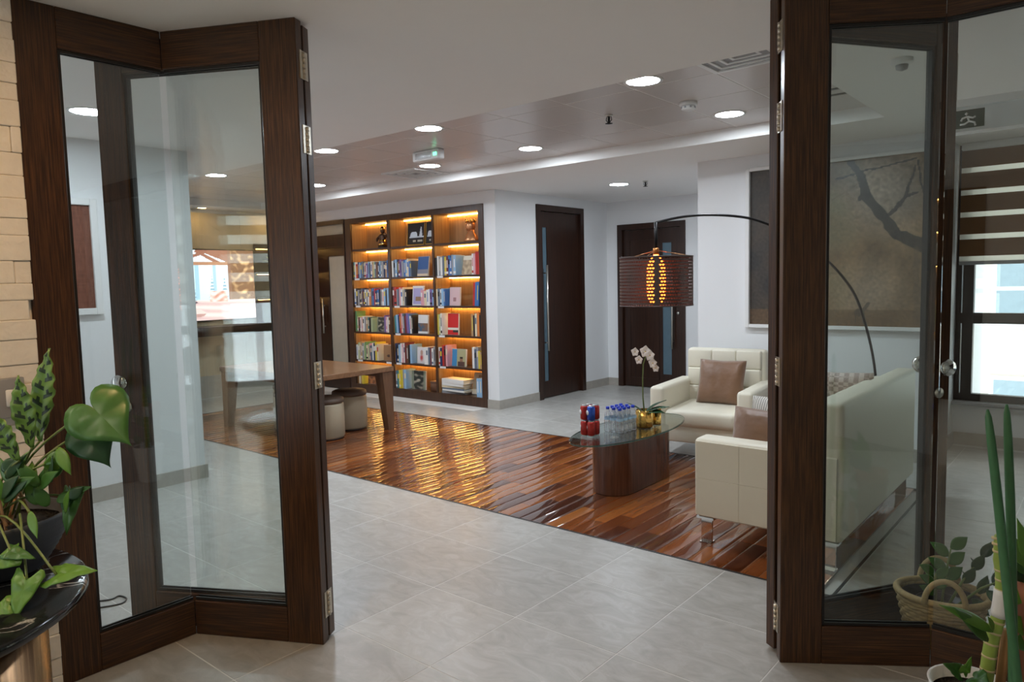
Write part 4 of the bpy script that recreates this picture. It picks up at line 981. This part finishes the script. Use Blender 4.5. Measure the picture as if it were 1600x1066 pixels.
# orchid
oc = Vector((-2.665, 4.655, GT+.001))
t = thing('potted_orchid', 'white orchid in a polished gold pot on the glass table', 'plant', oc)
g = G(); n = 32; vs = []
prof_ = [(.058, 0), (.064, .01), (.066, .125), (.062, .128), (.058, .10)]
for rr, zz in prof_:
    for k in range(n): a = 2*math.pi*k/n; q = rr*(1+.035*math.cos(8*a)); vs.append((q*math.cos(a), q*math.sin(a), zz))
g.add(vs, [(i*n+k, i*n+(k+1) % n, (i+1)*n+(k+1) % n, (i+1)*n+k) for i in range(4) for k in range(n)]+[tuple(range(n-1, -1, -1))], 0, True); obj('pot', g, gold, t)
obj('soil', G().lathe([(.054, .098), (0, .102)], 20), soil, t)
g = G(); st = [(0, 0, .10), (-.005, -.01, .22), (.0, -.02, .36), (.012, -.03, .47), (.04, -.04, .53), (.08, -.05, .535), (.115, -.055, .50), (.13, -.055, .46)]
g.tube(st, [.006, .005, .005, .0045, .004, .0035, .003, .002], 8); obj('stem', g, stem_m, t)
for d, ll, ww in (((.9, .15, .55), .19, .085), ((.8, -.1, .30), .17, .085), ((.5, .6, .35), .16, .07), ((-.6, -.2, .55), .15, .025), ((.65, .5, .8), .18, .075)):
    place_leaf(t, leaf_mesh('oval', ll, ww, .25, .2), green_c, (0, 0, .105), Vector((0, 0, .105))+Vector(d), (-.3, -.2, 1))
petal = plain('pale_blush_petal', (.90, .80, .72), .5, var=.05)
for (fx, fz, fy, sc) in ((-.055, .555, -.03, .75), (-.015, .50, -.045, .75), (.045, .565, -.055, 1.0), (.09, .54, -.07, .9), (.11, .485, -.065, .8), (.13, .45, -.06, .65)):
    fl = obj('flower', G().lathe([(0, -.006), (.007, 0), (0, .006)], 8), gold, t, loc=(fx, fy, fz))
    for k in range(5):
        a = 2*math.pi*k/5+.3; d = Vector((math.cos(a)*.95+.15, -.25, math.sin(a)))
        place_leaf(fl, leaf_mesh('oval', .046*sc, .046*sc, .1, .1, 6), petal, (0, 0, 0), d, (.2, -1, .2), 'petal')
t = thing('gold_vase', 'narrow polished gold vase behind the orchid pot on the glass table', 'vase', (-2.64, 4.79, GT+.001))
obj('body', G().lathe([(.034, 0), (.036, .01), (.036, .12), (.034, .12), (.031, .02)], 24), gold, t)
obj('rim', G().lathe([(.037, .118), (.037, .124), (.033, .124)], 24), gold, t)

# ------------------------------------------------------------------ arc lamp
P0 = Vector((-1.30, 5.56, 0)); SH = Vector((-2.53, 4.60, 1.47))
t = thing('arc_lamp', 'black arc floor lamp with a perforated drum shade over the coffee table', 'floor lamp', P0)
def lp(x, y, z): return Vector((x, y, z))-P0
obj('base', G().lathe([(.15, 0), (.15, .03), (.14, .036), (.02, .04)], 32), black_metal, t)
arc = [(-1.30, 5.56, .03), (-1.305, 5.555, .4), (-1.317, 5.545, .769), (-1.359, 5.512, 1.052), (-1.422, 5.463, 1.301), (-1.493, 5.407, 1.451), (-1.599, 5.325, 1.598), (-1.74, 5.215, 1.74), (-1.95, 5.052, 1.867), (-2.09, 4.943, 1.911), (-2.265, 4.806, 1.926), (-2.405, 4.697, 1.913), (-2.53, 4.60, 1.881)]
def smooth_pts(P, k=4):
    P = [Vector(p) for p in P]; out = []
    for i in range(len(P)-1):
        a, b_, c, d = P[max(i-1, 0)], P[i], P[i+1], P[min(i+2, len(P)-1)]
        for s in range(k):
            q = s/k; out.append(.5*((2*b_)+(c-a)*q+(2*a-5*b_+4*c-d)*q*q+(3*b_-a-3*c+d)*q**3))
    return out+[P[-1]]
obj('arm', G().tube([lp(*p) for p in smooth_pts(arc)], .009, 10), black_metal, t)
obj('drop_stem', G().tube([lp(-2.53, 4.6, 1.885), lp(-2.53, 4.6, 1.70)], .012, 10), black_metal, t)
T0 = Matrix.Translation(SH-P0)
obj('socket', G().lathe([(.016, .235), (.021, .23), (.022, .19), (.016, .188)], 16, M=T0), plain('copper_socket', (.55, .22, .07), .3, .9), t)
obj('bulb', G().lathe([(.017, .195), (.019, .175), (.045, .155), (.062, .12), (.066, 0), (.062, -.12), (.04, -.15), (0, -.155)], 24, M=T0), bulb_e, t)
g = G()
for k in range(3):
    a = R(20)+2*math.pi*k/3; g.tube([(.018*math.cos(a), .018*math.sin(a), .215), (.253*math.cos(a), .253*math.sin(a), .168)], .003, 6, M=T0)
obj('spider_arm', g, plain('copper_wire', (.5, .25, .12), .3, .9), t)
# perforated shade: a skin of bars around scalloped holes
g = G(); NR, NC, RS = 15, 84, .255; hh = .34; dz = hh/NR
vs = []; fs = []
for lay, rr in ((0, RS), (1, RS-.002)):
    pass
def cyl(a, z, rr=RS): return (rr*math.cos(a), rr*math.sin(a), z)
for r_ in range(NR):
    z0 = -.17+r_*dz
    for c in range(NC):
        da = 2*math.pi/NC; a0 = R(-61.2)+da*(c-1+(.5 if r_ % 2 else 0))
        outer = [(0, 0), (.5, 0), (1, 0), (1, .5), (1, 1), (.5, 1), (0, 1), (0, .5)]
        inner = [(.16, .34), (.5, .16), (.84, .34), (.90, .48), (.80, .66), (.5, .62), (.20, .66), (.10, .48)]
        gap = (c % 28 in (0, 1))
        o_ = [cyl(a0+da*u, z0+dz*v) for u, v in outer]
        if gap: g.add(o_, [tuple(range(8))]); continue
        i_ = [cyl(a0+da*u, z0+dz*v) for u, v in inner]
        g.add(o_+i_, [(k, (k+1) % 8, 8+(k+1) % 8, 8+k) for k in range(8)])
for zz in (-.17, .17): g.lathe([(RS+.002, zz-.004), (RS+.002, zz+.004), (RS-.003, zz+.004), (RS-.003, zz-.004), (RS+.002, zz-.004)], 64)
sh = obj('shade', g, bronze_shade, t); sh.location = SH-P0
md = sh.modifiers.new('thickness', 'SOLIDIFY'); md.thickness = .0016

# ------------------------------------------------------------------ left foreground: marble table and planter
m, nt, b = nodes_of('black_marble'); tc = nt.nodes.new('ShaderNodeTexCoord'); no = nt.nodes.new('ShaderNodeTexNoise'); no.inputs['Scale'].default_value = 2.2; no.inputs['Detail'].default_value = 7; no.inputs['Distortion'].default_value = 2.4; nt.links.new(tc.outputs['Object'], no.inputs['Vector'])
r = ramp(nt, [(.46, (.010, .011, .012)), (.497, (.02, .02, .022)), (.505, (.5, .5, .48)), (.512, (.02, .02, .022)), (.7, (.008, .009, .010))]); nt.links.new(no.outputs['Fac'], r.inputs[0]); nt.links.new(r.outputs[0], b.inputs['Base Color']); b.inputs['Roughness'].default_value = .12; marble = m
bronze = wood('brushed_bronze', [(.3, (.05, .028, .014)), (.5, (.20, .115, .055)), (.62, (.46, .29, .15)), (.75, (.24, .14, .07))], (22, 22, 1.2), .25, bump=.1); bronze.node_tree.nodes['Principled BSDF'].inputs['Metallic'].default_value = .8
MC = Vector((-2.40, .25, 0)); MZ = .70
t = thing('side_table', 'round black marble table with a brushed bronze drum base at lower left', 'table', MC)
obj('marble_top', G().lathe([(0, MZ-.03), (.515, MZ-.03), (.525, MZ-.024), (.525, MZ-.006), (.518, MZ), (0, MZ)], 72), marble, t)
obj('drum_base', G().lathe([(.43, 0), (.43, .02), (.42, .03), (.42, MZ-.03)], 64), bronze, t)
PC = Vector((-2.44, .585, MZ))
t = thing('planter', 'dark ribbed bowl planter with mixed houseplants on the marble table', 'plant', PC)
dark_pot = plain('dark_slate_pot', (.045, .052, .065), .55, var=.2, scale=40)
pf = [(.095, 0), (.115, .008)]+[(.115+.070*math.sin(min(1, q/20)*1.45)+(.0035 if q % 2 else 0), .012+q*.0072) for q in range(21)]+[(.186, .164), (.176, .164), (.168, .13)]
obj('pot', G().lathe(pf, 40), dark_pot, t); obj('soil', G().lathe([(.17, .132), (0, .14)], 24), soil, t)
def A(u, v, d): return at(u, v, d)
def addleaf(kind, base, tip, face, W, mats, **k):
    L = (Vector(tip)-Vector(base)).length
    return place_leaf(t, leaf_mesh(kind, L, W, n=k.pop('n', 10), **k), mats, base, tip, face, origin=PC)
toc = -fw
addleaf('calathea', A(62, 690, 2.02), A(72, 545, 2.0), toc+Vector((.1, -.2, .1)), .068, [green_d, dark_blotch], n=22, mcols=2, curl=.03, fold=.25)
addleaf('calathea', A(50, 700, 1.98), A(24, 588, 1.95), toc+Vector((.2, 0, .1)), .062, [green_d, dark_blotch], n=20, mcols=2, curl=.05, fold=.25)
addleaf('calathea', A(30, 720, 1.95), A(-25, 640, 1.92), toc+Vector((0, 0, .3)), .06, [green_d, dark_blotch], n=18, mcols=2, curl=.1, fold=.25)
addleaf('heart', A(140, 632, 1.96), A(200, 692, 1.93), toc+Vector((.1, .1, .5)), .165, green_a, curl=.10, fold=.08)
addleaf('heart', A(133, 672, 2.0), A(168, 728, 1.98), toc+Vector((-.1, .1, .5)), .125, green_c, curl=.15, fold=.08)
addleaf('arrow', A(88, 898, 1.86), A(150, 888, 1.84), toc*.6+Vector((0, 0, 1)), .075, green_b, curl=.08, fold=.15)
addleaf('arrow', A(42, 905, 1.84), A(20, 970, 1.80), toc+Vector((0, 0, .6)), .085, green_b, curl=.05, fold=.15)
addleaf('arrow', A(20, 868, 1.86), A(-25, 890, 1.84), toc+Vector((0, 0, .9)), .07, green_b, curl=.05)
addleaf('arrow', A(15, 862, 1.86), A(55, 872, 1.84), toc+Vector((0, 0, 1.2)), .045, green_a, curl=.05)
addleaf('arrow', A(15, 945, 1.82), A(-22, 962, 1.80), toc+Vector((0, 0, .8)), .06, green_b, curl=.05)
addleaf('spear', A(46, 800, 1.88), A(56, 842, 1.86), toc, .028, green_b, curl=.05)
addleaf('arrow', A(112, 775, 2.02), A(100, 838, 2.0), toc+Vector((.1, 0, .3)), .06, green_a, curl=.1)
addleaf('arrow', A(118, 770, 2.02), A(140, 760, 2.0), toc+Vector((0, 0, .4)), .035, green_a, curl=.1)
addleaf('spear', A(90, 700, 1.98), A(108, 742, 1.96), toc+Vector((.3, 0, .1)), .036, green_b, curl=.1)
addleaf('spear', A(70, 725, 1.98), A(98, 700, 1.98), toc+Vector((0, 0, .6)), .035, green_a, curl=.1)
addleaf('spear', A(60, 760, 1.98), A(20, 720, 1.96), toc+Vector((0, 0, .4)), .04, green_a, curl=.1)
for k in range(30):
    u0, v0 = rnd.uniform(-5, 112), rnd.uniform(735, 805); 
    addleaf('spear', A(u0, v0, 2.0), A(u0+rnd.uniform(-32, 32), v0-rnd.uniform(15, 50), rnd.uniform(1.92, 2.04)), toc+Vector((rnd.uniform(-.4, .4), 0, rnd.uniform(0, .6))), rnd.uniform(.026, .045), rnd.choice([green_a, green_b, green_c, green_a]), curl=.12)
g = G(); base_c = PC+Vector((0, 0, .12))
for (u, v, d) in ((62, 690, 2.02), (50, 700, 1.98), (30, 720, 1.95), (140, 640, 1.96), (133, 672, 2.0), (88, 898, 1.86), (42, 905, 1.84), (112, 775, 2.02), (46, 800, 1.88), (90, 700, 1.98), (20, 868, 1.86), (70, 725, 1.98)):
    p = A(u, v, d); s0 = base_c+Vector((rnd.uniform(-.06, .06), rnd.uniform(-.06, .06), 0)); mid = (p+s0)/2+Vector((0, 0, .05 if v < 850 else .10))
    g.tube([q-PC for q in smooth_pts([s0, mid, p], 5)], .0032, 6)
obj('stem', g, stem_m, t)
g = G()
for k in range(16):
    a = rnd.uniform(0, 6.28); s0 = Vector((rnd.uniform(-.05, .05), rnd.uniform(-.05, .05), .13)); e = Vector((.13*math.cos(a), .13*math.sin(a), .14+rnd.uniform(0, .05)))
    g.tube(smooth_pts([s0, (s0+e)/2+Vector((0, 0, rnd.uniform(.05, .12))), e], 5), .004, 6)
obj('aerial_root', g, root_m, t)
t = thing('wall_switch', 'grey switch plate on the stone wall at the left edge', 'switch', (-3.0, .80, 1.13))
obj('plate', G().rbox(.012, -.05, -.07, .035, .035, .07, .004, 2), grey_plastic, t); obj('rocker', G().rbox(.033, -.025, -.03, .04, .012, .03, .003, 1), white_plastic, t)
g = G(); q = [Vector((x-3.70, y+1.22, .004)) for x, y in ((-.10, -.02), (-.04, .05), (.0, .11), (-.01, .15), (.05, .16), (.09, .12), (.06, .05), (.03, -.01), (.02, -.05))]
o = obj('power_cable', G().tube(smooth_pts(q, 5), .004, 6), black_metal); tag(o, 'thin black cable looped on the floor behind the left glass', 'cable')

# ------------------------------------------------------------------ right: wicker basket behind the glass
m = plain('wicker', (.44, .31, .145), .75, var=.35, scale=70); wick = m
BC = Vector((-.515, 3.265, 0))
t = thing('wicker_basket', 'tapered wicker basket with two loop handles behind the right glass', 'basket', BC, R(14))
rb0, rb1, bh = .115, .158, .20; sq = .82
nst = 36; g = G()
for row in range(13):
    z_ = .012+row*(bh-.02)/12.0; rr = rb0+(rb1-rb0)*(z_/bh); pts = []
    for k in range(73):
        a = 2*math.pi*k/72; q = rr+.005*math.sin(a*nst/2+(math.pi if row % 2 else 0)); pts.append((q*math.cos(a), q*sq*math.sin(a), z_))
    g.tube(pts, .0088, 6, cap=False)
obj('weave', g, wick, t)
g = G()
for k in range(nst//2*2):
    a = 2*math.pi*k/nst+.04; g.tube([(rb0*math.cos(a), rb0*sq*math.sin(a), 0), (rb1*math.cos(a), rb1*sq*math.sin(a), bh)], .005, 5)
obj('stake', g, wick, t)
obj('rim', G().tube([((rb1+.004)*math.cos(2*math.pi*k/64), (rb1+.004)*sq*math.sin(2*math.pi*k/64), bh+.004) for k in range(65)], .013, 10, cap=False), wick, t)
for sg in (-1, 1):
    pts = [(.07*math.cos(a), sg*(rb1*sq+.002), bh+.10*math.sin(a)) for a in [math.pi*k/16 for k in range(17)]]; obj('handle', G().tube(pts, .011, 8), wick, t)
obj('liner', G().lathe([(.104, .018), (.146, bh-.012), (.142, bh-.012), (.098, .024)], 40, sy=sq), black_metal, t)
obj('base', G().lathe([(0, .0), (.118, .0), (.118, .015), (0, .015)], 32, sy=sq), wick, t)
bk = BC
t = thing('foliage_plant', 'dark green leafy plant standing in the wicker basket', 'plant', BC+Vector((0, 0, .016)))
obj('nursery_pot', G().lathe([(.07, 0), (.095, .15), (.09, .15), (.08, .12)], 28), black_metal, t); obj('soil', G().lathe([(.085, .125), (0, .13)], 20), soil, t)
def branch(p0, p1, n, ll, ww, mats, side):
    p0, p1 = Vector(p0), Vector(p1); obj('stem', G().tube([p0, (p0+p1)/2+Vector((0, 0, .02)), p1], [.006, .005, .003], 6), stem_m, t)
    for k in range(n):
        q = p0.lerp(p1, .35+.65*k/(n-1)); dr = (p1-p0).normalized(); s_v = Vector(side)*(1 if k % 2 else -1); d = (dr*.7+s_v).normalized()*ll
        place_leaf(t, leaf_mesh('oval', ll, ww, .15, .15, 6), mats, q, q+d, toc+Vector((0, 0, .5)))
branch((0, 0, .13), (.02, .05, .36), 6, .085, .05, green_a, (.75, .5, 0)); branch((.02, 0, .13), (.12, .10, .33), 6, .08, .045, green_c, (.4, -.2, .6)); branch((-.02, 0, .13), (-.02, -.02, .27), 5, .07, .04, green_a, (.7, .5, .1)); branch((.04, 0, .13), (.22, .02, .30), 6, .08, .045, green_c, (0, .2, .8))

# ------------------------------------------------------------------ right foreground plants
W0 = at(1516, 1068, 2.15); 
t = thing('cane_plant', 'ringed cane plant in a white pot at the lower right', 'plant', (W0.x, W0.y, 0))
WO = Vector((W0.x, W0.y, 0)); rim = W0.z
obj('pot', G().lathe([(.075, 0), (.08, .01), (.108, rim-.01), (.112, rim), (.104, rim), (.098, rim-.04)], 40), white_plastic, t)
obj('soil', G().lathe([(.1, rim-.035), (0, rim-.03)], 24), soil, t)
cane = [at(1541, 1060, 2.13), at(1549, 1005, 2.12), at(1562, 955, 2.11), at(1567, 905, 2.10), at(1561, 860, 2.09), at(1559, 835, 2.09)]
sp_ = smooth_pts(cane, 6); base_ = WO+Vector((.02, 0, rim-.05)); pts = [base_]+sp_
obj('cane', G().tube([p-WO for p in pts], [.019]*(len(pts)-8)+[.015, .014, .013, .012, .011, .010, .009, .007], 12), cane_m, t)
for k in range(2, len(sp_)-2, 2):
    d = (sp_[k+1]-sp_[k-1]).normalized()*.003; obj('cane_ring', G().tube([sp_[k]-d-WO, sp_[k]+d-WO], .0202 if k < len(sp_)-10 else .0165, 12), ring_m, t)
tape = [p for p in sp_ if True][11:17]; obj('white_wrap', G().tube([p-WO for p in tape], .022, 12), white_plastic, t)
obj('support_stake', G().tube([at(1562, 1075, 2.16)-WO, at(1573, 985, 2.13)-WO], .014, 6), plain('orange_wood_stake', (.50, .26, .10), .7), t)
def l2(kind, b_, tp, W, mats, face=(0, 0, .4), curl=.1): 
    L = (Vector(tp)-Vector(b_)).length; place_leaf(t, leaf_mesh(kind, L, W, curl, .12), mats, b_, tp, toc+Vector(face), origin=WO)
l2('spear', at(1552, 985, 2.1), at(1478, 942, 2.05), .045, green_b, (0, 0, 1)); l2('spear', at(1545, 1000, 2.1), at(1500, 950, 2.05), .05, green_a, (0, 0, .8))
l2('arrow', at(1500, 1050, 2.1), at(1478, 1038, 2.06), .05, green_a); l2('arrow', at(1505, 1052, 2.1), at(1520, 1030, 2.06), .04, green_b); l2('heart', at(1520, 1058, 2.1), at(1545, 1066, 2.04), .07, green_a)
l2('spear', at(1553, 985, 2.1), at(1548, 965, 2.06), .02, green_b)
S0 = at(1590, 1120, 1.98)
t = thing('spear_plant', 'tall dark green spear-leaved plant at the right edge', 'plant', (S0.x, S0.y, 0)); WO = Vector((S0.x, S0.y, 0))
obj('pot', G().lathe([(.07, 0), (.09, .02), (.10, S0.z-.02), (.095, S0.z), (.085, S0.z-.03)], 32), dark_pot, t); obj('soil', G().lathe([(.088, S0.z-.035), (0, S0.z-.03)], 20), soil, t)
for pts in ((at(1597, 1130, 1.98), at(1578, 960, 1.97), at(1560, 790, 1.97), at(1543, 640, 1.97)), (at(1583, 1130, 2.0), at(1582, 960, 2.0), at(1579, 800, 2.0), at(1573, 632, 2.0))):
    q = smooth_pts([p-WO for p in pts], 8); obj('spear_leaf', G().tube(q, [.0118]*(len(q)-8)+[.0118, .0116, .0113, .011, .0105, .0095, .008, .003], 10), green_sn, t)
T0_ = at(1622, 985, 2.12)
t = thing('terracotta_plant', 'green leafed plant in a terracotta pot at the far right edge', 'plant', (T0_.x, T0_.y, 0)); WO = Vector((T0_.x, T0_.y, 0)); zt = at(1610, 905, 2.12).z
terra = plain('terracotta', (.45, .17, .09), .8, var=.1)
obj('pot', G().lathe([(.045, 0), (.06, zt-.06), (.068, zt-.06), (.068, zt), (.058, zt), (.055, zt-.03)], 28), terra, t); obj('soil', G().lathe([(.056, zt-.03), (0, zt-.028)], 20), soil, t)
for b_, tp, W, mm in (((1612, 900), (1585, 835), .05, green_b), ((1612, 895), (1578, 868), .045, green_a), ((1610, 905), (1566, 880), .05, green_c), ((1612, 900), (1600, 815), .05, green_b), ((1614, 905), (1592, 945), .05, green_b), ((1610, 990), (1585, 965), .05, green_b), ((1612, 1000), (1590, 1010), .05, green_a)):
    L = (at(*tp, 2.08)-at(*b_, 2.12)).length; place_leaf(t, leaf_mesh('oval', L, W, .12, .12), mm, at(*b_, 2.12), at(*tp, 2.08), toc+Vector((0, 0, .4)), origin=WO)
